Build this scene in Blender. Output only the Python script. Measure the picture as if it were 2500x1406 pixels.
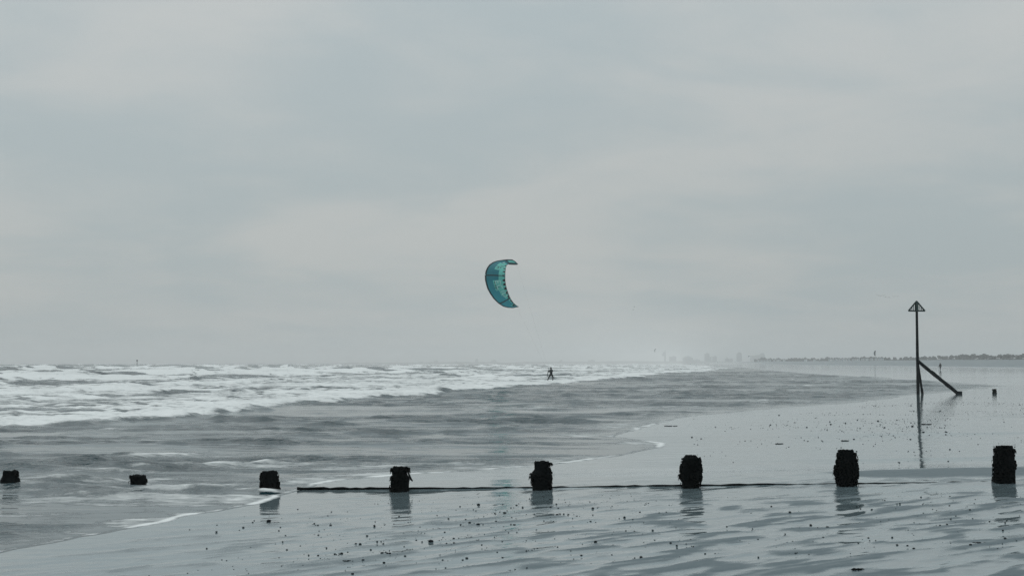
import bpy, bmesh, math, random
import numpy as np
from mathutils import Vector, Matrix

R = math.radians
sc = bpy.context.scene
for o in list(bpy.data.objects):
    bpy.data.objects.remove(o)
col = sc.collection

# ------------------------------------------------------------------ camera
CAM_H, FPX, HORIZON = 1.82, 3472.0, 887.0          # eye height (m), focal length and horizon row of a 2500 px wide picture
cd = bpy.data.cameras.new('camera')
cam = bpy.data.objects.new('camera', cd)
col.objects.link(cam)
cd.sensor_width = 36.0
cd.lens = 36.0 * FPX / 2500.0
cd.clip_start, cd.clip_end = 0.1, 30000.0
PITCH = math.atan((HORIZON - 703.0) / FPX)
cam.location = (0, 0, CAM_H)
cam.rotation_euler = (R(90) + PITCH, 0, 0)
sc.camera = cam

# ------------------------------------------------------------------ sky, sun, exposure
SUN_EL, SUN_AZ = R(62), R(-35)                       # azimuth from +Y towards +X: ahead and to the left, behind the cloud
world = bpy.data.worlds.new('World')
sc.world = world
world.use_nodes = True
nt = world.node_tree
nt.nodes.clear()


def N(tree, kind, **kw):
    n = tree.nodes.new(kind)
    for k, v in kw.items():
        if k.startswith('i_'):
            key = k[2:]
            n.inputs[int(key) if key.isdigit() else key.replace('_', ' ')].default_value = v
        else:
            setattr(n, k, v)
    return n


def L(tree, a, b):
    tree.links.new(a, b)


def math_node(tree, op, a, b=None, c=None, clamp=False):
    n = tree.nodes.new('ShaderNodeMath')
    n.operation = op
    n.use_clamp = clamp
    for i, v in enumerate((a, b, c)):
        if v is None:
            continue
        if isinstance(v, (int, float)):
            n.inputs[i].default_value = v
        else:
            tree.links.new(v, n.inputs[i])
    return n.outputs[0]


def mix_col(tree, fac, a, b):
    n = tree.nodes.new('ShaderNodeMix')
    n.data_type = 'RGBA'
    for i, v in ((0, fac), (6, a), (7, b)):
        if isinstance(v, (int, float, tuple)):
            n.inputs[i].default_value = v
        else:
            tree.links.new(v, n.inputs[i])
    return n.outputs[2]


def map_range(tree, v, a, b, c=0.0, d=1.0, smooth=True):
    n = tree.nodes.new('ShaderNodeMapRange')
    n.interpolation_type = 'SMOOTHSTEP' if smooth else 'LINEAR'
    tree.links.new(v, n.inputs[0])
    for i, x in enumerate((a, b, c, d)):
        n.inputs[i + 1].default_value = x
    return n.outputs[0]


sky = N(nt, 'ShaderNodeTexSky', sky_type='NISHITA', sun_disc=False, sun_elevation=SUN_EL, sun_rotation=SUN_AZ,
        air_density=1.0, dust_density=4.0, ozone_density=1.0)
tc = N(nt, 'ShaderNodeTexCoord')
sep = N(nt, 'ShaderNodeSeparateXYZ')
L(nt, tc.outputs['Generated'], sep.inputs[0])
up = math_node(nt, 'MAXIMUM', sep.outputs[2], 0.0)
den = math_node(nt, 'ADD', up, 0.16)
cx = math_node(nt, 'DIVIDE', sep.outputs[0], den)
cy = math_node(nt, 'DIVIDE', sep.outputs[1], den)
comb = N(nt, 'ShaderNodeCombineXYZ')
L(nt, cx, comb.inputs[0])
L(nt, cy, comb.inputs[1])
noise_a = N(nt, 'ShaderNodeTexNoise', i_Scale=0.95, i_Detail=4.0, i_Roughness=0.5, i_Distortion=0.5)
noise_b = N(nt, 'ShaderNodeTexNoise', i_Scale=2.6, i_Detail=5.0, i_Roughness=0.55, i_Distortion=0.4)
mpa = N(nt, 'ShaderNodeMapping')
mpa.inputs['Location'].default_value = (7.7, 2.9, 0.0)
L(nt, comb.outputs[0], mpa.inputs['Vector'])
L(nt, mpa.outputs[0], noise_a.inputs['Vector'])
mp = N(nt, 'ShaderNodeMapping')
mp.inputs['Location'].default_value = (4.3, 1.7, 0.0)
L(nt, comb.outputs[0], mp.inputs['Vector'])
L(nt, mp.outputs[0], noise_b.inputs['Vector'])
cl = math_node(nt, 'ADD', math_node(nt, 'MULTIPLY', noise_a.outputs[0], 0.65), math_node(nt, 'MULTIPLY', noise_b.outputs[0], 0.35))
cl = map_range(nt, cl, 0.36, 0.64)
cloud = mix_col(nt, cl, (3.52, 4.08, 4.22, 1.0), (4.42, 4.64, 4.58, 1.0))
grad = math_node(nt, 'ADD', math_node(nt, 'MULTIPLY', up, 0.85), 0.995)
vs = N(nt, 'ShaderNodeVectorMath', operation='SCALE')
L(nt, cloud, vs.inputs[0])
L(nt, grad, vs.inputs[3])
skycol = mix_col(nt, 0.93, sky.outputs[0], vs.outputs[0])
bg = N(nt, 'ShaderNodeBackground', i_Strength=0.1)
L(nt, skycol, bg.inputs[0])
wo = N(nt, 'ShaderNodeOutputWorld')
L(nt, bg.outputs[0], wo.inputs[0])

sd = bpy.data.lights.new('sun', 'SUN')
sd.energy, sd.angle, sd.color = 0.9, R(50), (1.0, 0.985, 0.965)
sun = bpy.data.objects.new('sun', sd)
col.objects.link(sun)
sdir = Vector((math.sin(SUN_AZ) * math.cos(SUN_EL), math.cos(SUN_AZ) * math.cos(SUN_EL), math.sin(SUN_EL)))
sun.rotation_euler = sdir.to_track_quat('Z', 'Y').to_euler()
sun.location = sdir * 100

vw = sc.view_settings
vw.view_transform, vw.look, vw.exposure, vw.gamma = 'Standard', 'None', 0.0, 1.0
sc.cycles.use_denoising = True
sc.cycles.denoising_input_passes = 'RGB_ALBEDO_NORMAL'
sc.cycles.denoising_prefilter = 'NONE'
sc.cycles.max_bounces = 6
sc.cycles.volume_bounces = 1
sc.cycles.sample_clamp_indirect = 4.0

rng = np.random.default_rng(7)
rnd = random.Random(11)


# ------------------------------------------------------------------ helpers
def tag(o, label=None, cat=None, group=None, kind=None):
    for k, v in (('label', label), ('category', cat), ('group', group), ('kind', kind)):
        if v:
            o[k] = v
    return o


def link(name, mesh, parent=None, loc=None):
    o = bpy.data.objects.new(name, mesh)
    col.objects.link(o)
    if parent is not None:
        o.parent = parent
    if loc is not None:
        o.location = loc
    return o


def empty(name, loc, rz=0.0):
    o = link(name, None, None, loc)
    o.rotation_euler = (0, 0, rz)
    o.empty_display_size = 0.2
    return o


def copy_tree(o, parent=None):
    c = o.copy()
    col.objects.link(c)
    c.parent = parent
    for ch in o.children:
        copy_tree(ch, c)
    return c


class MB:
    """collects shapes, builds one mesh object"""

    def __init__(self):
        self.v, self.f = [], []

    def add(self, verts, faces):
        n = len(self.v)
        self.v += [tuple(p) for p in verts]
        self.f += [tuple(i + n for i in f) for f in faces]

    def box(self, c, s, m=None):
        c = Vector(c)
        vs = [Vector((x * s[0] / 2, y * s[1] / 2, z * s[2] / 2)) for z in (-1, 1) for y in (-1, 1) for x in (-1, 1)]
        if m is not None:
            vs = [m @ p for p in vs]
        self.add([p + c for p in vs], [(0, 2, 3, 1), (4, 5, 7, 6), (0, 1, 5, 4), (2, 6, 7, 3), (0, 4, 6, 2), (1, 3, 7, 5)])

    def tube(self, pts, rad, sides=8, cap=True, jitter=0.0, r=None):
        pts = [Vector(p) for p in pts]
        if not hasattr(rad, '__len__'):
            rad = [rad] * len(pts)
        rings = []
        prev = None
        for i, p in enumerate(pts):
            d = (pts[min(i + 1, len(pts) - 1)] - pts[max(i - 1, 0)]).normalized()
            if prev is None:
                a = d.orthogonal().normalized()
            else:
                a = (prev - d * prev.dot(d)).normalized()
            prev = a
            b = d.cross(a)
            ring = []
            for k in range(sides):
                t = 2 * math.pi * k / sides
                rr = rad[i] * (1 + (r.uniform(-jitter, jitter) if r else 0))
                ring.append(p + a * math.cos(t) * rr + b * math.sin(t) * rr)
            rings.append(ring)
        vs = [q for ring in rings for q in ring]
        fs = []
        for i in range(len(rings) - 1):
            for k in range(sides):
                k2 = (k + 1) % sides
                fs.append((i * sides + k, i * sides + k2, (i + 1) * sides + k2, (i + 1) * sides + k))
        if cap:
            fs.append(tuple(range(sides - 1, -1, -1)))
            fs.append(tuple((len(rings) - 1) * sides + k for k in range(sides)))
        self.add(vs, fs)

    def ball(self, c, r, seg=8, rings=6, squash=(1, 1, 1)):
        c = Vector(c)
        vs = [c + Vector((0, 0, r * squash[2]))]
        for i in range(1, rings):
            a = math.pi * i / rings
            for k in range(seg):
                t = 2 * math.pi * k / seg
                vs.append(c + Vector((r * squash[0] * math.sin(a) * math.cos(t), r * squash[1] * math.sin(a) * math.sin(t), r * squash[2] * math.cos(a))))
        vs.append(c - Vector((0, 0, r * squash[2])))
        fs = [(0, 1 + k, 1 + (k + 1) % seg) for k in range(seg)]
        for i in range(rings - 2):
            for k in range(seg):
                a, b = 1 + i * seg + k, 1 + i * seg + (k + 1) % seg
                fs.append((a, a + seg, b + seg, b))
        n = len(vs) - 1
        base = 1 + (rings - 2) * seg
        fs += [(base + k, n, base + (k + 1) % seg) for k in range(seg)]
        self.add(vs, fs)

    def mesh(self, name, mat, smooth=False):
        me = bpy.data.meshes.new(name)
        me.from_pydata(self.v, [], self.f)
        me.materials.append(mat)
        if smooth:
            me.polygons.foreach_set('use_smooth', [True] * len(me.polygons))
        me.update()
        return me

    def build(self, name, mat, parent=None, loc=None, smooth=False):
        return link(name, self.mesh(name, mat, smooth), parent, loc)


_T = np.random.default_rng(3).random((256, 256)).astype(np.float32)


def vnoise(x, y, seed=0):
    """smooth value noise in 0..1"""
    x = np.asarray(x, dtype=np.float64) + seed * 17.31
    y = np.asarray(y, dtype=np.float64) + seed * 9.77
    xi, yi = np.floor(x), np.floor(y)
    fx, fy = x - xi, y - yi
    fx = fx * fx * fx * (fx * (fx * 6 - 15) + 10)
    fy = fy * fy * fy * (fy * (fy * 6 - 15) + 10)
    x0, y0 = xi.astype(np.int64) & 255, yi.astype(np.int64) & 255
    x1, y1 = (x0 + 1) & 255, (y0 + 1) & 255
    return (_T[y0, x0] * (1 - fx) + _T[y0, x1] * fx) * (1 - fy) + (_T[y1, x0] * (1 - fx) + _T[y1, x1] * fx) * fy


def fbm(x, y, seed=0, octs=4, gain=0.5):
    s, a, t = 0.0, 1.0, 0.0
    for i in range(octs):
        c, sn = math.cos(0.6 * i), math.sin(0.6 * i)
        s = s + a * vnoise((x * c - y * sn) * 2.03 ** i, (x * sn + y * c) * 2.03 ** i, seed + i)
        t += a
        a *= gain
    return s / t


def sstep(a, b, x):
    t = np.clip((x - a) / (b - a), 0, 1)
    return t * t * (3 - 2 * t)


# ------------------------------------------------------------------ materials
def new_mat(name):
    m = bpy.data.materials.new(name)
    m.use_nodes = True
    t = m.node_tree
    b = t.nodes['Principled BSDF']
    return m, t, b


def plain(name, colour, rough=0.7, vary=0.25, scale=8.0, bump=0.3, dist=0.01, spec=0.3):
    m, t, b = new_mat(name)
    tcn = N(t, 'ShaderNodeTexCoord')
    nz = N(t, 'ShaderNodeTexNoise', i_Scale=scale, i_Detail=5.0, i_Roughness=0.6)
    L(t, tcn.outputs['Object'], nz.inputs['Vector'])
    f = map_range(t, nz.outputs[0], 0.3, 0.7)
    lo = tuple(c * (1 - vary) for c in colour) + (1,)
    hi = tuple(min(1, c * (1 + vary)) for c in colour) + (1,)
    L(t, mix_col(t, f, lo, hi), b.inputs['Base Color'])
    b.inputs['Roughness'].default_value = rough
    b.inputs['Specular IOR Level'].default_value = spec
    if bump:
        bp = N(t, 'ShaderNodeBump', i_Strength=bump, i_Distance=dist)
        L(t, nz.outputs[0], bp.inputs['Height'])
        L(t, bp.outputs[0], b.inputs['Normal'])
    return m


def world_pos(t, scale):
    g = N(t, 'ShaderNodeNewGeometry')
    mpn = N(t, 'ShaderNodeMapping')
    mpn.inputs['Scale'].default_value = scale
    L(t, g.outputs['Position'], mpn.inputs['Vector'])
    return mpn.outputs[0]


def sand_material():
    m, t, b = new_mat('wet_sand')
    at = N(t, 'ShaderNodeAttribute', attribute_name='wet')
    fine = N(t, 'ShaderNodeTexNoise', i_Scale=1.0, i_Detail=6.0, i_Roughness=0.65)
    L(t, world_pos(t, (5, 5, 5)), fine.inputs['Vector'])
    grit = N(t, 'ShaderNodeTexNoise', i_Scale=1.0, i_Detail=3.0, i_Roughness=0.7)
    L(t, world_pos(t, (60, 60, 60)), grit.inputs['Vector'])
    film = N(t, 'ShaderNodeTexNoise', i_Scale=1.0, i_Detail=3.0, i_Roughness=0.5)
    L(t, world_pos(t, (0.9, 3.2, 1)), film.inputs['Vector'])
    w = math_node(t, 'ADD', at.outputs['Fac'], math_node(t, 'MULTIPLY', math_node(t, 'SUBTRACT', fine.outputs[0], 0.5), 0.55))
    w = map_range(t, w, 0.05, 0.95)
    c1 = mix_col(t, fine.outputs[0], (0.048, 0.080, 0.096, 1), (0.068, 0.104, 0.120, 1))
    c2 = mix_col(t, fine.outputs[0], (0.115, 0.16, 0.178, 1), (0.16, 0.208, 0.222, 1))
    L(t, mix_col(t, w, c1, c2), b.inputs['Base Color'])
    rg = N(t, 'ShaderNodeMix', data_type='FLOAT')
    L(t, w, rg.inputs[0])
    rg.inputs[2].default_value, rg.inputs[3].default_value = 0.42, 0.045
    L(t, rg.outputs[0], b.inputs['Roughness'])
    sp = N(t, 'ShaderNodeMix', data_type='FLOAT')
    L(t, w, sp.inputs[0])
    sp.inputs[2].default_value, sp.inputs[3].default_value = 0.27, 0.9
    L(t, sp.outputs[0], b.inputs['Specular IOR Level'])
    b.inputs['IOR'].default_value = 1.45
    b1 = N(t, 'ShaderNodeBump', i_Strength=0.9, i_Distance=0.006)
    L(t, film.outputs[0], b1.inputs['Height'])
    b2 = N(t, 'ShaderNodeBump', i_Distance=0.003)
    L(t, grit.outputs[0], b2.inputs['Height'])
    L(t, math_node(t, 'SUBTRACT', 0.62, math_node(t, 'MULTIPLY', w, 0.57)), b2.inputs['Strength'])
    L(t, b1.outputs[0], b2.inputs['Normal'])
    L(t, b2.outputs[0], b.inputs['Normal'])
    return m


def sea_material():
    m, t, b = new_mat('sea_water')
    at = N(t, 'ShaderNodeAttribute', attribute_name='foam')
    ch = N(t, 'ShaderNodeAttribute', attribute_name='chop')
    n1 = N(t, 'ShaderNodeTexNoise', i_Scale=1.0, i_Detail=5.0, i_Roughness=0.6, i_Distortion=0.8)
    L(t, world_pos(t, (0.45, 0.6, 0.6)), n1.inputs['Vector'])
    n2 = N(t, 'ShaderNodeTexNoise', i_Scale=1.0, i_Detail=6.0, i_Roughness=0.7, i_Distortion=0.3)
    L(t, world_pos(t, (4.2, 5.0, 5.0)), n2.inputs['Vector'])
    n3 = N(t, 'ShaderNodeTexNoise', i_Scale=1.0, i_Detail=5.0, i_Roughness=0.65, i_Distortion=1.2)
    L(t, world_pos(t, (1.1, 2.2, 1.5)), n3.inputs['Vector'])
    nz = math_node(t, 'ADD', math_node(t, 'MULTIPLY', n1.outputs[0], 0.35),
                   math_node(t, 'ADD', math_node(t, 'MULTIPLY', n2.outputs[0], 0.3), math_node(t, 'MULTIPLY', n3.outputs[0], 0.35)))
    f = math_node(t, 'ADD', at.outputs['Fac'], math_node(t, 'MULTIPLY', math_node(t, 'SUBTRACT', nz, 0.5), 2.4))
    f = map_range(t, f, 0.22, 0.88)
    wcol = mix_col(t, n1.outputs[0], (0.004, 0.026, 0.035, 1), (0.009, 0.040, 0.050, 1))
    fcol = mix_col(t, n2.outputs[0], (0.56, 0.61, 0.62, 1), (0.80, 0.82, 0.82, 1))
    L(t, mix_col(t, f, wcol, fcol), b.inputs['Base Color'])
    rg = N(t, 'ShaderNodeMix', data_type='FLOAT')
    L(t, f, rg.inputs[0])
    rg.inputs[2].default_value, rg.inputs[3].default_value = 0.08, 0.8
    L(t, rg.outputs[0], b.inputs['Roughness'])
    b.inputs['IOR'].default_value = 1.333
    r1 = N(t, 'ShaderNodeTexNoise', i_Scale=1.0, i_Detail=4.0, i_Roughness=0.6)
    L(t, world_pos(t, (1.7, 4.2, 3)), r1.inputs['Vector'])
    b1 = N(t, 'ShaderNodeBump', i_Distance=0.3)
    L(t, math_node(t, 'ADD', math_node(t, 'MULTIPLY', ch.outputs['Fac'], 0.9), 0.012), b1.inputs['Strength'])
    L(t, r1.outputs[0], b1.inputs['Height'])
    b2 = N(t, 'ShaderNodeBump', i_Strength=0.6, i_Distance=0.10)
    L(t, math_node(t, 'MULTIPLY', f, nz), b2.inputs['Height'])
    L(t, b1.outputs[0], b2.inputs['Normal'])
    L(t, b2.outputs[0], b.inputs['Normal'])
    return m


M = {}
M['sand'] = sand_material()
M['sea'] = sea_material()
M['post'] = plain('tarred_timber', (0.004, 0.0055, 0.006), 0.9, 0.4, 14, 0.6, 0.02, 0.03)
M['weed'] = plain('black_wrack', (0.003, 0.0045, 0.0045), 0.9, 0.5, 30, 0.0, 0.01, 0.03)
M['marker'] = plain('marker_timber', (0.006, 0.011, 0.013), 0.9, 0.4, 9, 0.5, 0.02, 0.04)
M['marker_green'] = plain('dark_green_paint', (0.012, 0.035, 0.034), 0.7, 0.25, 20, 0.2, 0.01, 0.2)
M['pebble'] = plain('wet_pebble', (0.012, 0.016, 0.019), 0.85, 0.4, 40, 0.3, 0.004, 0.08)
M['wetsuit'] = plain('black_neoprene', (0.010, 0.014, 0.016), 0.75, 0.2, 12, 0.0, 0.01, 0.15)
M['board'] = plain('dark_board', (0.02, 0.024, 0.026), 0.5, 0.2, 6, 0.0)
M['coat'] = plain('dark_coat', (0.006, 0.009, 0.011), 0.9, 0.3, 10, 0.0, 0.01, 0.1)
M['skin'] = plain('weathered_skin', (0.30, 0.20, 0.15), 0.6, 0.1, 10, 0.0)
M['leaf'] = plain('winter_foliage', (0.02, 0.028, 0.024), 0.9, 0.4, 0.4, 0.0, 0.01, 0.1)
M['bark'] = plain('dark_bark', (0.04, 0.036, 0.03), 0.9, 0.3, 3, 0.0)
M['hut'] = plain('white_boards', (0.75, 0.76, 0.76), 0.7, 0.08, 3, 0.0)
M['hut_roof'] = plain('felt_roof', (0.08, 0.09, 0.1), 0.8, 0.2, 2, 0.0)
M['hut_door'] = plain('painted_door', (0.3, 0.38, 0.42), 0.6, 0.1, 2, 0.0)
M['block'] = plain('pale_concrete', (0.20, 0.22, 0.23), 0.8, 0.15, 0.05, 0.0)
M['block_dark'] = plain('grey_concrete', (0.13, 0.145, 0.155), 0.8, 0.15, 0.05, 0.0)
M['glass'] = plain('dark_windows', (0.05, 0.06, 0.07), 0.2, 0.1, 0.1, 0.0)
M['land'] = plain('far_land', (0.07, 0.08, 0.075), 0.95, 0.3, 0.02, 0.0)
M['bird'] = plain('dark_feathers', (0.06, 0.065, 0.07), 0.8, 0.2, 10, 0.0)
M['line'] = plain('braided_line', (0.10, 0.11, 0.12), 0.6, 0.1, 10, 0.0)


def fabric(name, colour, trans=0.45):
    m, t, b = new_mat(name)
    nz = N(t, 'ShaderNodeTexNoise', i_Scale=3.0, i_Detail=3.0)
    tcn = N(t, 'ShaderNodeTexCoord')
    L(t, tcn.outputs['Object'], nz.inputs['Vector'])
    cc = mix_col(t, nz.outputs[0], tuple(c * 0.85 for c in colour) + (1,), tuple(min(1, c * 1.12) for c in colour) + (1,))
    L(t, cc, b.inputs['Base Color'])
    b.inputs['Roughness'].default_value = 0.55
    b.inputs['Specular IOR Level'].default_value = 0.2
    tr = N(t, 'ShaderNodeBsdfTranslucent')
    L(t, cc, tr.inputs[0])
    mx = N(t, 'ShaderNodeMixShader', i_0=trans)
    L(t, b.outputs[0], mx.inputs[1])
    L(t, tr.outputs[0], mx.inputs[2])
    L(t, mx.outputs[0], t.nodes['Material Output'].inputs['Surface'])
    return m


M['k_teal'] = fabric('teal_ripstop', (0.018, 0.21, 0.26))
M['k_mint'] = fabric('mint_ripstop', (0.20, 0.72, 0.64))
M['k_dark'] = fabric('black_ripstop', (0.006, 0.022, 0.028), 0.15)
M['k_pale'] = fabric('pale_print', (0.6, 0.92, 0.88))
M['k_grey'] = fabric('grey_ripstop', (0.03, 0.05, 0.06), 0.2)

# ------------------------------------------------------------------ the lie of the shore (world metres, X right, Y ahead, Z up)
SHORE = np.array([(-40, -16), (0, -8.2), (13.9, -5.0), (15.2, -4.4), (17.4, -3.86), (18.6, -3.35), (19.8, -3.12), (20.8, -3.0), (21.7, -2.85), (22.5, -2.5), (23.4, -1.7),
                  (25.3, .29), (26.7, 1.15), (28.3, 2.04), (30.5, 2.95), (32.7, 3.6), (34.2, 3.1), (35.5, 2.6), (38.8, 3.4), (47.5, 5.6), (53.5, 8.5),
                  (62.5, 13.5), (82, 23.2), (93, 28.9), (115, 40), (147, 44.6), (186, 47), (234, 50), (332, 62), (486, 84), (1053, 151),
                  (2100, 272), (4000, 500), (9500, 1150)], dtype=float)
BORE = np.array([(-40, -34), (20, -20), (40, -14.4), (44, -11.8), (60, -9.0), (89, -3.9), (124, 3.2), (154, 10.2), (234, 23.6), (395, 58), (900, 128), (2100, 255),
                 (9500, 1130)], dtype=float)
# line of the near groyne through its posts
GX0, GY0, GX1, GY1 = -7.48, 21.3, 6.44, 18.7


def groyne_y(x):
    return GY0 + (x - GX0) * (GY1 - GY0) / (GX1 - GX0)


def shore_s(x, y):
    """metres landward of the water's edge"""
    xs = np.interp(y, SHORE[:, 0], SHORE[:, 1])
    sl = (np.interp(y + 0.5, SHORE[:, 0], SHORE[:, 1]) - np.interp(y - 0.5, SHORE[:, 0], SHORE[:, 1]))
    lob = (fbm(y / 1.6 + 3, x * 0.05, 21, 4) - 0.5) * 0.55 + (fbm(y / 7.0 + 3, x * 0.02, 24, 3) - 0.5) * 1.6 * sstep(26, 60, y) \
        + (fbm(y / 34.0, x * 0.01, 27, 3) - 0.5) * 7.0 * sstep(80, 220, y)
    return (x - xs + lob) / np.sqrt(1 + sl * sl)


def bore_v(x, y):
    """metres seaward of the foam front"""
    xs = np.interp(y, BORE[:, 0], BORE[:, 1])
    sl = (np.interp(y + 4, BORE[:, 0], BORE[:, 1]) - np.interp(y - 4, BORE[:, 0], BORE[:, 1])) / 8
    wob = (fbm(y / 9.0, x * 0.03, 5, 4) - 0.5) * np.clip(y * 0.05, 1.0, 20.0) + (fbm(x / 1.8, y / 1.8, 8, 3) - 0.5) * 2.2
    return (xs - x + wob) / np.sqrt(1 + sl * sl)


def sand_base(x, y):
    s = shore_s(x, y)
    near = np.interp(s, [-60, 0, 1.5, 3.5, 5.4, 7.2, 9, 13, 30], [-1.8, 0, .028, .085, .14, .187, .26, .41, .9])
    k = np.interp(y, [0, 18, 26, 34, 60, 400, 9500], [.029, .029, .021, .012, .007, .006, .006])
    far = np.where(s > 0, np.minimum(s, 160) * k, s * 0.03)
    side = y - groyne_y(x)
    a = sstep(0.02, 0.2, side)
    z = near * (1 - a) + far * a
    # dunes under the far trees
    dune = sstep(300, 420, x) * sstep(550, 1100, y) * (1 - sstep(2650, 2950, y))
    z = z + dune * (3.4 + 1.6 * fbm(x / 60, y / 90, 31, 3))
    return z, s, side


def sand_ripple(x, y, s, side):
    # low backwash ripples running obliquely across the foreshore
    c, d = 0.80, 0.60
    u, v = x * c + y * d, -x * d + y * c
    wv = v + 0.55 * (fbm(u / 1.5, v / 1.1, 41, 3) - 0.5) * 2
    bands = 0.5 + 0.5 * np.sin(2 * math.pi * wv / 0.62 + 2.2 * fbm(u / 2.2, v / 2.2, 47, 2))
    blob = fbm(u / 0.50, v / 0.25, 43, 3)
    fine = 0.5 + 0.5 * np.sin(2 * math.pi * (v + 0.3 * fbm(u / 0.8, v / 0.5, 48, 2)) / 0.23 + 3 * fbm(u / 1.2, v / 1.2, 49, 2))
    n = 0.24 * bands + 0.14 * fine + 0.62 * (np.clip((blob - 0.5) * 2.3 + 0.5, 0, 1))
    amp = (sstep(-4.0, 3.0, x - 0.3 * (y - 12)) * 0.55 + 0.45) * (1 - 0.45 * sstep(15.5, 18.5, y))
    amp = amp * (1 - sstep(19.0, 24.0, y)) * sstep(0.05, 1.2, s) + 0.12 * sstep(0.2, 2.5, s) * sstep(22, 26, y)
    return n, amp


# post positions: picture column, row of the top, base height, [(height fraction, half width in m)]
POSTS = [
    (31, 1147, -0.03, [(0, .155), (.35, .15), (.7, .115), (.9, .112), (1, .105)], 18, 'squat black groyne post with flared foot standing in the swash'),
    (343, 1158, -0.03, [(0, .13), (.4, .12), (.75, .115), (1, .115)], 26, 'lowest groyne post, barely clearing the water between two taller ones'),
    (661, 1148, -0.03, [(0, .135), (.4, .13), (.8, .125), (1, .11)], 70, 'weed-fringed groyne post at the edge of the swash where the plank begins'),
    (978, 1137, 0.0, [(0, .14), (.3, .135), (.55, .14), (.66, .12), (.72, .095), (.86, .112), (1, .108)], 110, 'groyne post with narrow neck and a strand of weed, by the long dark plank end'),
    (1322, 1125, 0.06, [(0, .14), (.2, .125), (.35, .13), (.58, .15), (.68, .125), (.76, .098), (.88, .108), (1, .108)], 130, 'groyne post with flat narrow top and bulging weed sides on wet sand'),
    (1684, 1110, 0.11, [(0, .125), (.2, .125), (.3, .145), (.6, .145), (.8, .13), (.9, .12), (.96, .105), (1, .075)], 200, 'groyne post with rounded top, shaggy all round with weed'),
    (2062, 1097, 0.15, [(0, .115), (.15, .12), (.3, .15), (.55, .152), (.7, .125), (.82, .11), (1, .105)], 200, 'tall groyne post with weed bulging on its seaward side near a dark sand streak'),
    (2446, 1087, 0.23, [(0, .14), (.4, .14), (.8, .13), (1, .11)], 190, 'tallest groyne post, ragged weed hanging from its landward side'),
]
for i, p in enumerate(POSTS):
    k = (p[0] - 1250) / FPX                         # where that sight line meets the groyne line
    m = (GY1 - GY0) / (GX1 - GX0)
    y = (GY0 - m * GX0) / (1 - m * k)
    POSTS[i] = p + (k * y, y)


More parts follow.
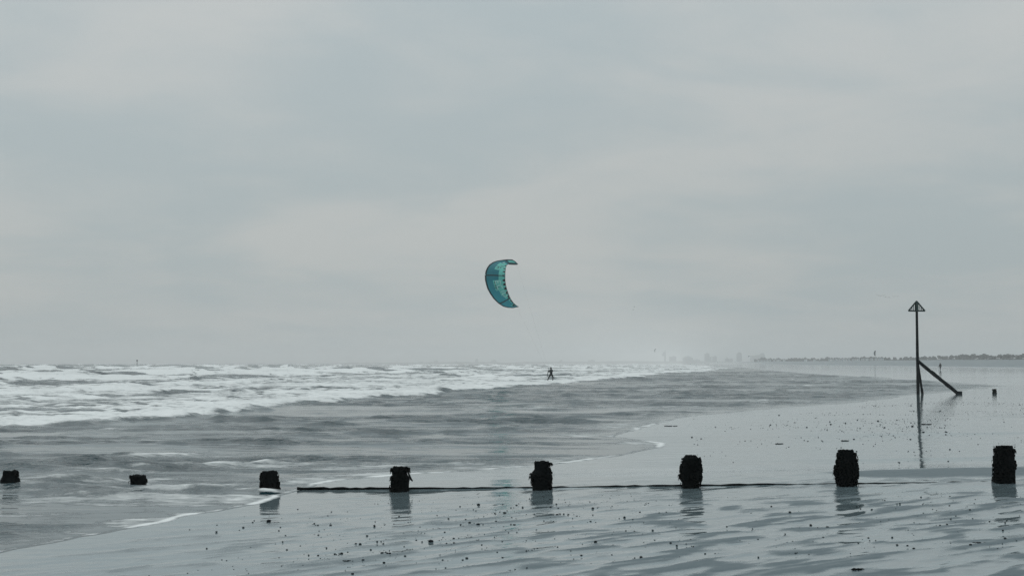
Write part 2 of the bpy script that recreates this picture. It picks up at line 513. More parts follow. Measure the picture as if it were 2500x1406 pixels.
def sea_fn(x, y):
    s = shore_s(x, y)
    v = bore_v(x, y)
    off = -s
    inner = sstep(0.1, 1.6, off)
    # wind ripples in patches
    p1 = fbm(x / 7.0, y / 1.7, 61, 4, 0.62)
    p2 = fbm(x / 20.0, y / 5.0, 66, 4, 0.62)
    p3 = fbm(x / 70.0, y / 24.0, 67, 3, 0.6)
    mixd = sstep(22, 60, y)
    far_mix = sstep(90, 260, y)
    pp = (p1 * (1 - mixd) + (0.35 * p1 + 0.65 * p2) * mixd) * (1 - far_mix) + (0.4 * p2 + 0.6 * p3) * far_mix
    pn = np.clip((pp - 0.455 - 0.03 * np.exp(-((y - 30) / 7.0) ** 2)) * 8.0, 0, 1)
    pn = pn * (0.30 + 0.70 * np.clip((fbm(x / 2.4, y / 0.8, 62, 3, 0.6) - 0.36) * 4.5, 0, 1))
    pn = pn * (0.6 + 0.4 * sstep(1, 6, off))
    far_soft = 1 - sstep(120, 500, y)
    rp = (fbm(x / 1.2, y / 0.5, 63, 3) - 0.5) * 0.17 + (fbm(x / 3.2, y / 1.5, 64, 2) - 0.5) * 0.16
    z = rp * inner * (0.03 + 1.35 * pn)
    # steeper little wavelets, larger further out
    def ridged(a_, b_, sd_):
        cs, sn = 0.985, 0.17
        xr, yr = x * cs - y * sn, x * sn + y * cs
        n_ = fbm(xr / a_, yr / b_, sd_, 2, 0.45)
        return np.clip(1 - np.abs(n_ - 0.5) * 5.0, 0, 1) ** 1.6
    wl = 0.030 * ridged(5.5, 0.9, 161) * (1 - sstep(30, 60, y)) + 0.060 * ridged(13.0, 2.2, 162) * sstep(20, 45, y) * (1 - sstep(110, 220, y)) \
        + 0.16 * ridged(30.0, 5.5, 163) * sstep(80, 160, y) * (1 - sstep(600, 1200, y))
    z += wl * inner * (0.35 + 0.65 * np.clip((pp - 0.36) * 5, 0, 1)) * sstep(0.3, 3.0, off)
    # small spent wavelets between the foam front and the sand
    foam = np.zeros_like(x)
    for d0, h, sd in ((2.6, .035, 71), (5.6, .05, 72), (9.5, .06, 73), (14.0, .05, 74), (19.0, 0.05, 75)):
        q = off - d0 * np.clip(y / 40, 0.8, 2.5) - (fbm(x / 6, y / 6, sd, 3) - 0.5) * 5
        seg = sstep(0.5, 0.66, fbm(x / 7, y / 7, sd + 20, 2)) * sstep(1.0, 2.5, off)
        z += h * seg * np.exp(-(q / np.where(q > 0, 0.8, 0.28)) ** 2)
        foam += 0.32 * seg * np.exp(-((q - 0.2) / 0.35) ** 2)
    film = sstep(0.50, 0.70, fbm(x / 5.0 + y / 9.0, y / 0.8, 171, 4, 0.6)) * (1 - sstep(25, 45, y)) \
        + sstep(0.50, 0.70, fbm(x / 14.0 + y / 25.0, y / 2.6, 172, 4, 0.6)) * sstep(25, 45, y)
    foam += 0.40 * film * sstep(0.3, 1.5, off)
    # the foam front and its turbulent white water
    turb = (fbm(x / 1.1, y / 0.9, 81, 4) - 0.5)
    white = sstep(-0.15, 0.9, v)
    z += white * (0.09 + turb * 0.22 * np.exp(-np.maximum(v, 0) / 9) + turb * 0.13)
    vv = np.maximum(v, 0)
    fl = np.interp(vv, [0, 1.2, 3.5, 9, 20, 40, 90, 160, 260, 420, 900, 5000], [.60, .88, .86, .78, .70, .78, .76, .54, .32, .18, .11, .08])
    fl = fl + (fbm(x / 16, y / 11, 83, 3) - 0.5) * 0.6 * sstep(3, 12, vv)
    fl = fl + (fbm(x / 7.0 - y / 30, y / 1.7 + x / 9, 82, 4, 0.6) - 0.5) * 0.7 * sstep(2, 7, vv)
    for k_, (lx, ly, wd, st_, sd_) in enumerate(((9.0, 2.6, .030, .75, 181), (4.0, 1.1, .035, .55, 182), (22.0, 5.0, .028, .8, 183))):
        nn = fbm(x / lx + y / (lx * 3), y / ly + 0.25 * x / ly, sd_, 3, 0.55)
        lace = np.exp(-((nn - 0.5) / wd) ** 2) * sstep(0.40, 0.56, fbm(x / (lx * 1.8), y / (ly * 3), sd_ + 5, 2))
        fl = fl - st_ * lace * sstep(1.5, 6, vv)
    foam = np.maximum(foam, white * fl)
    # secondary bores
    for v0, h, sd in ((13, .20, 84), (27, .26, 85), (44, .3, 86), (66, .34, 87)):
        q = v - v0 - (fbm(x / 22, y / 22, sd, 3) - 0.5) * 16
        seg = sstep(0.40, 0.6, fbm(x / 14, y / 18, sd + 30, 2))
        z += h * seg * np.where(q > 0, np.exp(-(q / 4.0) ** 2), np.exp(-(q / 0.8) ** 2))
        br = sstep(0.42, 0.56, fbm(x / 9, y / 9, sd + 40, 3))
        face = seg * np.exp(-((q + 0.55) / 0.7) ** 2)
        foam = foam - face * 0.75 * (1 - br) + face * 0.35 * br + 0.25 * seg * np.exp(-((q - 2) / 2.5) ** 2)
    # swell breaking further out
    nx, ny = 0.74, -0.67
    for lam, amp, sd, va, vb in ((24.0, 0.75, 91, 18, 70), (44.0, 1.0, 96, 60, 170)):
        pq = x * nx + y * ny
        tq = -x * ny + y * nx
        q = pq + (fbm(x / 40, y / 40, sd, 3) - 0.5) * lam * 0.8
        ph = 2 * math.pi * q / lam
        ph = ph - 0.6 * np.sin(ph - 0.6)
        env = sstep(0.36, 0.62, fbm(tq / (lam * 1.5) + 40, q / (lam * 0.9), sd + 1, 2))
        grow = sstep(va, vb, v)
        crest = (0.5 + 0.5 * np.sin(ph)) ** 1.9
        z += amp * grow * (env * crest - 0.32)
        brk = sstep(0.47, 0.56, fbm(tq / 11 + 9, q / lam, sd + 2, 3))
        top = sstep(0.62, 0.9, crest) * env * grow
        front = env * grow * sstep(0.02, 0.3, crest) * (np.cos(ph) < 0) * (1 - sstep(0.9, 1.0, crest))
        foam = foam + top * brk * 0.6 - front * (1 - brk) * 1.1 + front * brk * 0.35 - top * (1 - brk) * 0.4
    chop = (fbm(x / 3.5, y / 2.5, 98, 3) - 0.5) * 0.5 * sstep(15, 90, v)
    z += chop
    z = z * (1 - 0.55 * sstep(700, 2500, y))
    z = z * (1 - 0.85 * np.exp(-((x - 3.6) / 4.5) ** 2 - ((y - 137) / 15.0) ** 2))      # a lull where the rider planes through
    # thin foam along the water's edge
    sc_ = np.clip(y / 25.0, 0.6, 3)
    run = fbm(x / 3.0, y / 3.0, 108, 3)
    edge = np.exp(-((off - 0.05 * sc_) / (0.08 * sc_)) ** 2) * (0.30 + 0.30 * sstep(0.35, 0.65, run)) * (0.5 + 0.9 * fbm(x / 0.3, y / 0.3, 109, 2))
    edge = edge + 0.60 * sstep(0.30, 0.62, fbm(x / 0.9 + y / 2.0, y / 0.55, 101, 4, 0.6)) * np.exp(-((off - 0.5 * sc_) / (0.7 * sc_)) ** 2) * (0.45 + 0.55 * sstep(0.35, 0.6, run))
    edge = edge * np.where(y > 50, 0.4 + 0 * y, 1.0)
    foam = np.maximum(foam, edge)
    foam = np.maximum(foam, 0.50 * sstep(0.52, 0.72, fbm(x / 2.6, y / 0.9, 103, 3)) * sstep(-9, -2, -off) * (y < 30))
    # swash heaping over the sunken boards of the groyne
    gd = y - groyne_y(x)
    heap = np.exp(-(gd / 1.3) ** 2) * (1 - sstep(-3.6, -2.8, x))
    z += heap * (0.02 + 0.05 * (fbm(x / 0.35, y / 0.3, 105, 3) - 0.5))
    wv = np.exp(-((gd + 0.25) / 0.22) ** 2) * (1 - sstep(-3.4, -2.6, x)) * sstep(-8.5, -5.4, x)
    z += wv * 0.05 * fbm(x / 0.5, y / 0.5, 107, 3)
    foam = np.maximum(foam, wv * 0.12 + wv * 0.6 * sstep(0.45, 0.65, fbm(x / 0.5, y / 0.25, 106, 3)))
    lip = 0.007 - 0.07 * np.maximum(0, 0.06 - off)
    edge_in = sstep(0.05, 0.5, off)
    return z * edge_in + lip, (np.clip(foam, -0.3, 1.3), np.clip(pn * inner + 0.5 * sstep(10, 60, v), 0, 1)), s


def grid_sheet(name, rows, tans, fn, keep, attr, mat):
    Y, T = np.meshgrid(rows, tans, indexing='ij')
    X = T * (Y + 6.0)
    Z, A, S = fn(X, Y)
    nr, nc = X.shape
    idx = np.arange(nr * nc).reshape(nr, nc)
    k = keep(S)
    fk = k[:-1, :-1] | k[1:, :-1] | k[:-1, 1:] | k[1:, 1:]
    quads = np.stack([idx[:-1, :-1], idx[:-1, 1:], idx[1:, 1:], idx[1:, :-1]], -1)[fk]
    used = np.zeros(nr * nc, bool)
    used[quads.ravel()] = True
    remap = np.cumsum(used) - 1
    quads = remap[quads]
    co = np.stack([X, Y, Z], -1).reshape(-1, 3)[used].astype(np.float32)
    me = bpy.data.meshes.new(name)
    me.vertices.add(len(co))
    me.vertices.foreach_set('co', co.ravel())
    me.loops.add(quads.size)
    me.loops.foreach_set('vertex_index', quads.ravel().astype(np.int32))
    me.polygons.add(len(quads))
    me.polygons.foreach_set('loop_start', np.arange(0, quads.size, 4, dtype=np.int32))
    me.polygons.foreach_set('use_smooth', np.ones(len(quads), bool))
    for nm, arr in zip(attr, A if isinstance(A, tuple) else (A,)):
        a = me.attributes.new(nm, 'FLOAT', 'POINT')
        a.data.foreach_set('value', np.broadcast_to(arr, X.shape).ravel()[used].astype(np.float32))
    me.update(calc_edges=True)
    me.materials.append(mat)
    return link(name, me)


def geo_rows(parts):
    out = []
    for a, b, r in parts:
        n = int(math.log(b / a) / math.log(r)) + 1
        out.append(np.geomspace(a, b, n, endpoint=False))
    return np.concatenate(out + [np.array([parts[-1][1]])])


def sand_fn(x, y):
    z, s, side = sand_base(x, y)
    n, amp = sand_ripple(x, y, s, side)
    z = z + amp * (n - 0.5) * 0.026
    # pools scoured round the post feet
    for p in POSTS[3:]:
        d2 = ((x - p[6]) / 0.55) ** 2 + ((y - p[7] + 0.15) / 0.5) ** 2
        z = z - 0.012 * np.exp(-d2) * (side < 0.02)
    thr = 0.615 - 0.06 * (amp - 0.5)
    dry = sstep(thr - 0.3, thr + 0.28, n) * np.clip(amp * 1.15, 0, 1)
    # drained streak beyond the groyne, up the beach
    st = np.exp(-((side - 2.1 - 0.8 * (fbm(x / 1.2, y / 3, 111, 3) - 0.5)) / 1.15) ** 4) * sstep(4.4, 5.6, x + (fbm(x, y / 0.5, 112, 2) - 0.5) * 2)
    dry = np.maximum(dry, st * 1.1)
    dry = np.maximum(dry, 0.55 * sstep(0.52, 0.72, fbm(x / 5, y / 2.2, 113, 3)) * sstep(6, 16, s) * (y > 20) * (1 - sstep(70, 110, y)))
    dry = np.maximum(dry, 0.75 * sstep(45, 110, s) + 0.25 * sstep(120, 260, s))
    return z, 1 - np.clip(dry, 0, 1), s


def xy_on_sand(px, py, it=12):
    """where a sight line of the picture meets the beach"""
    d = 60.0
    lo, hi = 5.0, 9000.0
    for _ in range(60):
        mid = math.sqrt(lo * hi)
        x = (px - 1250) / FPX * mid
        zs = float(sand_base(np.array([x]), np.array([mid]))[0][0])
        zr = CAM_H - (py - HORIZON) / FPX * mid
        if zr > zs:
            lo = mid
        else:
            hi = mid
    return x, mid, zs


def sand_z(x, y):
    return float(sand_fn(np.array([float(x)]), np.array([float(y)]))[0][0])


def sea_z(x, y):
    return float(sea_fn(np.array([float(x)]), np.array([float(y)]))[0][0])


beach = grid_sheet('beach', geo_rows([(4, 26, 1.0042), (26, 120, 1.009), (120, 3200, 1.03), (3200, 9000, 1.1)]), np.linspace(-0.62, 0.62, 620), sand_fn,
                   lambda s: s > -2.5, ('wet',), M['sand'])
tag(beach, 'wide wet grey sand foreshore mirroring the overcast sky', 'beach', kind='structure')
sea = grid_sheet('sea', geo_rows([(4, 12, 1.03), (12, 420, 1.0046), (420, 9000, 1.02)]), np.linspace(-0.62, 0.62, 900), sea_fn,
                 lambda s: s < 0.5, ('foam', 'chop'), M['sea'])
tag(sea, 'grey wind-blown sea with lines of white surf', 'sea', kind='structure')

# ------------------------------------------------------------------ far shore and town
FD = 5200.0


def fx(px, d=FD):
    return (px - 1250) / FPX * d


def fz(py, d=FD):
    return CAM_H + (HORIZON - py) / FPX * d


mb = MB()
xs = np.linspace(fx(-500, 7000), fx(1880), 260)
hh = 4.0 + 7.0 * fbm(xs / 260.0, xs * 0, 121, 4) + 2.5 * fbm(xs / 50.0, xs * 0, 122, 3)
hh *= 0.35 + 0.65 * sstep(fx(700), fx(1150), xs)
vs, fs = [], []
for i, (x, h) in enumerate(zip(xs, hh)):
    ysh = FD + 1500 * float(1 - sstep(fx(200), fx(1100), x))
    vs += [(x, ysh - 60, -1.0), (x, ysh - 10, h * 0.6), (x, ysh + 40, h), (x, ysh + 260, h * 0.8), (x, ysh + 300, -1.0)]
    if i:
        a = (i - 1) * 5
        fs += [(a + k, a + 5 + k, a + 6 + k, a + 1 + k) for k in range(4)]
mb.add(vs, fs)
far = mb.build('far_shore', M['land'], smooth=True)
tag(far, 'faint low land along the horizon across the water', 'land', kind='structure')


def tower_block(px0, px1, ptop, label, name='tower_block', mat='block', d=FD + 60, extra=None, depth=None):
    x0, x1, h = fx(px0, d), fx(px1, d), fz(ptop, d)
    w = x1 - x0
    dp = depth or max(14.0, w * 0.7)
    root = empty(name, ((x0 + x1) / 2, d, 0))
    b = MB()
    b.box((0, 0, h / 2 - 1), (w, dp, h + 2))
    b.build('wall', M[mat], root)
    b = MB()
    b.box((0, 0, h + 0.6), (w + 0.8, dp + 0.8, 1.2))
    r_ = b.build('roof', M['block_dark'], root)
    b = MB()
    b.box((w * 0.12, 0, h + 2.4), (max(3, w * 0.3), dp * 0.4, 2.5))
    b.build('plant_room', M['block_dark'], r_)
    n = max(2, int((h - 6) / 4))
    for k in range(n):
        b = MB()
        b.box((0, -dp / 2 - 0.05, 5 + k * (h - 6) / n), (w * 0.86, 0.3, 1.5))
        b.build('window', M['glass'], root)
    if extra:
        extra(root, w, dp, h)
    tag(root, label, 'building', 'hazy town on the horizon')
    return root


# slender tower with a bellied sail
root = empty('sail_tower', (fx(1626), FD + 40, 0))
b = MB()
b.tube([(0, 0, -1), (0.4, 0, 24), (0.6, 0, fz(856))], [3.6, 3.0, 2.0], 10)
b.build('mast', M['block_dark'], root, smooth=True)
b = MB()
top, bot = fz(857), fz(869)
prof = [(0.0, 1.0), (4.5, .86), (8, .66), (10, .42), (10.6, .2), (10.2, 0.04), (0, 0.0)]
vs = [(-w, -2.0, bot + (top - bot) * t) for w, t in prof] + [(-w, 2.0, bot + (top - bot) * t) for w, t in prof]
n = len(prof)
b.add(vs, [tuple(range(n - 1, -1, -1)), tuple(range(n, 2 * n))] + [(i, (i + 1) % n, n + (i + 1) % n, n + i) for i in range(n)])
b.build('sail', M['block'], root)
b = MB()
b.tube([(0, 0, fz(856) - 2), (0, 0, fz(853))], [0.9, 0.4], 6)
b.build('spire', M['block_dark'], root)
tag(root, 'slender hazy tower with a bellied sail shape on one side', 'tower', 'hazy town on the horizon')


def masts(root, w, dp, h):
    for k, u in enumerate((-0.1, 0.02)):
        b = MB()
        b.tube([(w * u, 0, h), (w * u, 0, h + 7 - 2 * k)], 0.7, 6)
        b.build('antenna', M['block_dark'], root)


def wing(root, w, dp, h):
    b = MB()
    b.box((w * 0.72, 0, h * 0.36), (w * 0.5, dp * 0.9, h * 0.72))
    b.build('side_wing', M['block'], root)
    masts(root, w, dp, h)


def taper(root, w, dp, h):
    b = MB()
    p = [(-w * .5, 0), (w * .5, 0), (w * .28, 8), (-w * .2, 8)]
    vs = [(x, -dp * .4, h + z) for x, z in p] + [(x, dp * .4, h + z) for x, z in p]
    b.add(vs, [(0, 1, 2, 3), (7, 6, 5, 4), (0, 4, 5, 1), (1, 5, 6, 2), (2, 6, 7, 3), (3, 7, 4, 0)])
    b.build('sloped_crown', M['block_dark'], root)


def dome(root, w, dp, h):
    b = MB()
    b.ball((0, 0, h), w * 0.42, 12, 8, (1, 0.8, 0.55))
    b.build('dome', M['block'], root, smooth=True)


def spire(root, w, dp, h):
    b = MB()
    b.tube([(0, 0, h), (0, 0, h + 9)], [2.4, 0.3], 6)
    b.build('spire', M['block_dark'], root)


tower_block(1634, 1650, 871, 'flat-topped hazy block right beside the sail-shaped tower')
tower_block(1667, 1690, 874, 'broad low hazy hall with a rounded roof', extra=dome, name='domed_hall')
tower_block(1690, 1708, 879, 'low hazy terrace adjoining the round-roofed hall', name='low_block')
tower_block(1720, 1731, 864, 'tallest hazy tower block with roof antennas and a lower side wing', mat='block_dark', extra=wing)
tower_block(1739, 1749, 871, 'hazy slab block next to the tower with antennas')
tower_block(1770, 1778, 876, 'hazy church-like tower with a thin spire', extra=spire, name='church_tower')
tower_block(1779, 1788, 877, 'small hazy block next to the thin spire')
tower_block(1798, 1810, 865, 'hazy tower with a slanting crown near the tree line', extra=taper)
tower_block(1832, 1858, 869, 'long hazy slab rising behind the end of the trees', name='long_slab')
tower_block(1853, 1866, 867, 'hazy block with sloping crown at the end of the long slab', mat='block_dark', extra=taper)
tower_block(1060, 1070, 881, 'faint isolated domed building far along the low shore', d=FD + 900, extra=dome, name='domed_building')
tower_block(1022, 1033, 884, 'very faint low shed on the far shore beside the isolated dome', d=FD + 900, name='low_shed')
tower_block(1110, 1118, 883, 'faint small block on the far shore with a stubby roof room', d=FD + 700, name='low_block')
tower_block(1160, 1168, 880, 'faint block with a sloping crown on the far low shore', d=FD + 600, extra=taper)
tower_block(1200, 1212, 880, 'faint twin-antenna block on the far low shore', d=FD + 600, extra=masts)
tower_block(1366, 1373, 880, 'faint single block behind the kitesurfer on the far shore', d=FD + 400)
tower_block(1436, 1452, 880, 'faint broad block on the rise left of the sail tower', d=FD + 300, name='low_block')

# ------------------------------------------------------------------ trees, scrub and huts on the dunes
def tree_mesh(seed, h):
    r = random.Random(seed)
    root_tr = MB()
    root_tr.tube([(0, 0, -0.6), (0.1, 0, h * 0.3), (0.2, 0.1, h * 0.7)], [0.28, 0.2, 0.06], 7)
    for k in range(6):
        a = r.uniform(0, 6.28)
        z0 = h * r.uniform(.22, .5)
        root_tr.tube([(0.1, 0, z0), (math.cos(a) * h * .18, math.sin(a) * h * .18, z0 + h * .16), (math.cos(a) * h * .3, math.sin(a) * h * .3, z0 + h * .28)], [.12, .08, .03], 5)
    lf = MB()
    lobes = [(r.uniform(-.34, .34) * h, r.uniform(-.3, .3) * h, h * r.uniform(.32, .8), h * r.uniform(.14, .24)) for _ in range(9)]
    for cx_, cy_, cz_, cr in lobes:
        for _ in range(70):
            u = Vector((r.gauss(0, 1), r.gauss(0, 1), r.gauss(0, 1))).normalized() * cr * r.uniform(.55, 1.08)
            c = Vector((cx_, cy_, cz_)) + u
            q = Vector((r.gauss(0, 1), r.gauss(0, 1), r.gauss(0, 1))).normalized()
            a = q.orthogonal().normalized()
            bb = q.cross(a)
            s_ = r.uniform(.35, .8)
            lf.add([c - a * s_, c - bb * s_ * .7, c + a * s_, c + bb * s_ * .7], [(0, 1, 2, 3)])
    return root_tr.mesh('trunk', M['bark']), lf.mesh('crown', M['leaf'])


TREES = [tree_mesh(200 + i, 7.0) for i in range(5)]
tops = np.array([(1840, 876), (1862, 873), (1885, 875), (1930, 873.5), (1965, 873), (2000, 874), (2040, 871.5), (2060, 873), (2110, 870), (2145, 872), (2200, 871.5),
                 (2260, 870), (2310, 866), (2330, 868), (2350, 864), (2385, 862), (2420, 868), (2450, 862), (2470, 864), (2500, 863), (2640, 862)])
TREE_LABEL = 'bushy dark tree in the misty belt behind the flat beach'
px = 1846.0
ti = 0
tree_px = []
while px < 2640:
    tree_px.append(px)
    px += 5.5 + rnd.random() * 9 * (0.6 + (px - 1840) / 700)
for px in tree_px:
    X = 440 + rnd.uniform(-12, 30)
    Y = min(FPX * X / (px - 1250), 2640)
    X = (px - 1250) / FPX * Y
    z0 = sand_z(X, Y)
    top = CAM_H + (HORIZON - np.interp(px, tops[:, 0], tops[:, 1]) + rnd.uniform(-1.6, 2.2)) / FPX * Y
    k = max(0.45, (top - z0) / 7.0)
    tr, cr = TREES[ti % 5]
    ti += 1
    o = empty('tree', (X, Y, z0 - 0.2), rnd.uniform(0, 6.28))
    o.scale = (k * rnd.uniform(1.1, 2.1), k * rnd.uniform(1.0, 1.6), k)
    link('trunk', tr, o)
    link('crown', cr, o)
    tag(o, TREE_LABEL, 'tree', 'trees along the far dunes')
mb = MB()
for _ in range(9000):
    px = rnd.uniform(1842, 2640)
    X = 425 + rnd.uniform(-14, 40)
    Y = min(FPX * X / (px - 1250), 2650)
    X = (px - 1250) / FPX * Y
    hgt = Y / FPX * rnd.uniform(0.3, 4.2)
    c = Vector((X, Y, 3.6 + hgt))
    q = Vector((rnd.gauss(0, 1), rnd.gauss(0, 1), rnd.gauss(0, 1))).normalized()
    a = q.orthogonal().normalized()
    bb = q.cross(a)
    s_ = rnd.uniform(.7, 1.7)
    mb.add([c - a * s_, c - bb * s_, c + a * s_, c + bb * s_], [(0, 1, 2, 3)])
scrub = mb.build('dune_scrub', M['leaf'])
tag(scrub, 'misty band of low scrub filling the gaps under the far trees', 'scrub', kind='stuff')


def hut():
    root = empty('beach_hut', (0, 0, 0))
    b = MB()
    b.box((0, 0, 1.1), (2.6, 3.0, 2.8))
    b.build('wall', M['hut'], root)
    b = MB()
    vs = [(-1.6, -1.7, 2.4), (1.6, -1.7, 2.4), (0, -1.7, 3.6), (-1.6, 1.7, 2.4), (1.6, 1.7, 2.4), (0, 1.7, 3.6)]
    b.add(vs, [(0, 1, 2), (3, 5, 4), (0, 2, 5, 3), (1, 4, 5, 2), (0, 3, 4, 1)])
    b.build('roof', M['hut_roof'], root)
    b = MB()
    b.box((0, -1.53, 0.95), (1.1, 0.08, 1.9))
    b.build('door', M['hut_door'], root)
    return root


hut0 = hut()
first = True
hut_px = list(np.linspace(1849, 1912, 9)) + list(np.linspace(2024, 2152, 17)) + [1965, 1988]
for px in hut_px:
    px += rnd.uniform(-2.0, 2.0)
    X = 398 + rnd.uniform(-3, 4)
    Y = min(FPX * X / (px - 1250), 2560 + rnd.uniform(-20, 20))
    X = (px - 1250) / FPX * Y
    o = hut0 if first else copy_tree(hut0)
    first = False
    o.location = (X, Y, sand_z(X, Y) + 0.25)
    o.rotation_euler = (0, 0, R(rnd.uniform(-35, 5)))
    tag(o, 'tiny white gabled beach hut below the misty trees', 'beach hut', 'row of white huts along the far dunes')

# ------------------------------------------------------------------ near groyne: posts and boards
def build_post(i, p):
    pxc, ptop, zb, prof, nweed, label, x, y = p
    r = random.Random(900 + i)
    ztop = CAM_H - (ptop - HORIZON) / FPX * y
    z0 = zb - 0.35
    root = empty('groyne_post', (x, y, z0))
    H = ztop - z0
    wf = [a for a, _ in prof]
    wr = [b_ for _, b_ in prof]
    nr, ns = 22, 22
    b = MB()
    vs = []
    base_h = (zb - z0)
    for k in range(nr + 1):
        h = H * k / nr
        f = max(0.0, (h - base_h) / (H - base_h))
        rad = float(np.interp(f, wf, wr))
        for s in range(ns):
            t = 2 * math.pi * s / ns
            # squared-off timber, weathered
            sq = 1.0 / max(abs(math.cos(t)), abs(math.sin(t))) ** 0.35
            n_ = float(fbm(np.array([t * 1.9 + i * 5]), np.array([h * 9.0 + i]), 131, 3)[0]) - 0.5
            rr = rad * 0.93 * sq * (1 + 0.20 * n_)
            zz = h + (r.uniform(-0.012, 0.012) if k == nr else 0)
            vs.append((rr * math.cos(t), rr * math.sin(t), zz))
    vs.append((0, 0, H - 0.015))
    fs = []
    for k in range(nr):
        for s in range(ns):
            s2 = (s + 1) % ns
            fs.append((k * ns + s, k * ns + s2, (k + 1) * ns + s2, (k + 1) * ns + s))
    c = len(vs) - 1
    for s in range(ns):
        fs.append((nr * ns + s, nr * ns + (s + 1) % ns, c))
    b.add(vs, fs)
    b.build('timber', M['post'], root)
    # wrack and mussels clinging to the timber
    b = MB()
    clumps = [(r.uniform(.12, .98), r.uniform(0, 6.283), r.uniform(.5, 1.6)) for _ in range(5 + nweed // 12)]
    for k in range(nweed * 3):
        cf, ct, cs = r.choice(clumps)
        f = min(.90 if i > 2 else .97, max(.03, r.gauss(cf, .09)))
        h = base_h + (H - base_h) * f
        rad = float(np.interp(f, wf, wr))
        t = r.gauss(ct, .35)
        d = Vector((math.cos(t), math.sin(t), 0))
        side = Vector((-d.y, d.x, 0))
        p0 = d * rad * 0.93 + Vector((0, 0, h))
        ln = r.uniform(.02, .06) * cs
        wd = r.uniform(.006, .016) * cs
        out = r.uniform(.15, .75)
        p1 = p0 + d * ln * out * .6 + Vector((0, 0, r.uniform(-.2, .35) * ln))
        p2 = p1 + d * ln * out * .35 + Vector((0, 0, -ln * .7)) + side * r.uniform(-.4, .4) * ln
        nrm = d * wd * .35
        b.add([p0 - side * wd * .5, p0 + side * wd * .5, p1 + side * wd + nrm, p1 - side * wd + nrm, p2, p1 - nrm],
              [(0, 1, 2, 3), (3, 2, 4), (0, 3, 5), (1, 5, 2), (3, 4, 5), (2, 5, 4)])
        if k % 3 == 0:
            rr = r.uniform(.008, .02)
            b.ball(d * (rad * .95 + rr * .5) + Vector((0, 0, h)), rr, 6, 4, (1, 1, 1.3))
    # tufts on the top
    for k in range(nweed // 4):
        t = r.uniform(0, 6.283)
        q = r.uniform(0.2, .95) * prof[-1][1]
        p0 = Vector((math.cos(t) * q, math.sin(t) * q, H - .012))
        rr = r.uniform(.008, .022)
        b.ball(p0, rr, 6, 4)
    tag(b.build('seaweed', M['weed'], root), kind='stuff')
    if i in (3, 4):                                    # a hanging strand
        b = MB()
        rad = prof[-1][1]
        if i == 3:
            pts = [(rad * .8, -.03, H - .02), (rad + .02, -.05, H - .01), (rad + .02, -.05, H - .1), (rad + .05, -.05, H - .17), (rad + .075, -.05, H - .2)]
        else:
            pts = [(rad * .8, -.03, H - .02), (rad + .02, -.04, H - .015), (rad + .045, -.05, H - .045)]
        b.tube(pts, [.012, .012, .014, .016, .008][:len(pts)], 6)
        b.build('seaweed_strand', M['weed'], root)
    tag(root, label, 'post', 'row of groyne posts')
    return root


for i, p in enumerate(POSTS):
    build_post(i, p)


def plank(xa, xb, za, zb, yoff, label, thick=0.075, deep=0.32, seed=0, name='groyne_plank', yf=groyne_y, group='boards of the near groyne'):
    r = random.Random(seed)
    b = MB()
    n = 16
    vs = []
    for k in range(n + 1):
        t = k / n
        x = xa + (xb - xa) * t
        y = yf(x) + yoff
        zt = za + (zb - za) * t + (r.uniform(-.010, .006))
        for dy, dz in ((0, -deep), (0, -.006), (.012, 0), (thick - .01, r.uniform(-.006, 0)), (thick, -deep)):
            vs.append((x, y + dy + r.uniform(-.004, .004), zt + dz))
    fs = []
    for k in range(n):
        a = k * 5
        fs += [(a + j, a + 5 + j, a + 6 + j, a + 1 + j) for j in range(4)]
    fs += [(0, 1, 2, 3, 4), tuple(n * 5 + j for j in (4, 3, 2, 1, 0))]
    b.add(vs, fs)
    o = b.build(name, M['post'])
    tag(o, label, 'plank', group)
    return o


def ztop_at(px, row):
    k = (px - 1250) / FPX
    m = (GY1 - GY0) / (GX1 - GX0)
    y = (GY0 + 0.13 - m * GX0) / (1 - m * k)
    return k * y, CAM_H - (row - HORIZON) / FPX * y


PL = [(728, 1187.0), (985, 1187.2), (1325, 1185.0), (1686, 1180.2), (2064, 1176.2), (2446, 1172.2), (2760, 1169.5)]
PLL = ['long exposed groyne plank with a thick dark edge ending in the swash',
       'half-buried groyne plank between the strand-hung post and the flat-topped post',
       'half-buried groyne plank between the flat-topped post and the round-topped shaggy post',
       'half-buried groyne plank between the round-topped shaggy post and the post by the dark streak',
       'half-buried groyne plank between the last two tall posts',
       'half-buried groyne plank running up the beach past the tallest post']
for k in range(6):
    xa, za = ztop_at(*PL[k])
    xb, zb = ztop_at(*PL[k + 1])
    plank(xa + (0 if k == 0 else 0.006), xb - 0.006, za, zb, 0.13, PLL[k], seed=k)

# ------------------------------------------------------------------ the triangle marker at the next groyne
mx, my, mz = xy_on_sand(2239, 962)
my = min(my, 84.0)
mx = (2239 - 1250) / FPX * my
mz = sand_z(mx, my)
sc_m = my / FPX
root = empty('groyne_marker', (mx, my, mz))
b = MB()
ph = (962 - 760) * sc_m
r_ = random.Random(5)
pts = [(0.0, 0, -0.8)] + [(-0.03 * k / 12 * 0.3, 0, ph * k / 12) for k in range(13)]
b.tube(pts, [.10] + [.098 - .024 * k / 12 for k in range(13)], 10, True, 0.05, r_)
b.build('pole', M['marker'], root)


def strut(p0, p1, r0, r1, seed):
    b = MB()
    r = random.Random(seed)
    p0, p1 = Vector(p0), Vector(p1)
    n = 14
    b.tube([p0.lerp(p1, k / n) + Vector((0, 0, r.uniform(-.012, .012))) for k in range(n + 1)],
           [(r0 + (r1 - r0) * k / n) * (1 + r.uniform(-.10, .14)) for k in range(n + 1)], 9, True, 0.07, r)
    return b.build('strut', M['marker'], root)


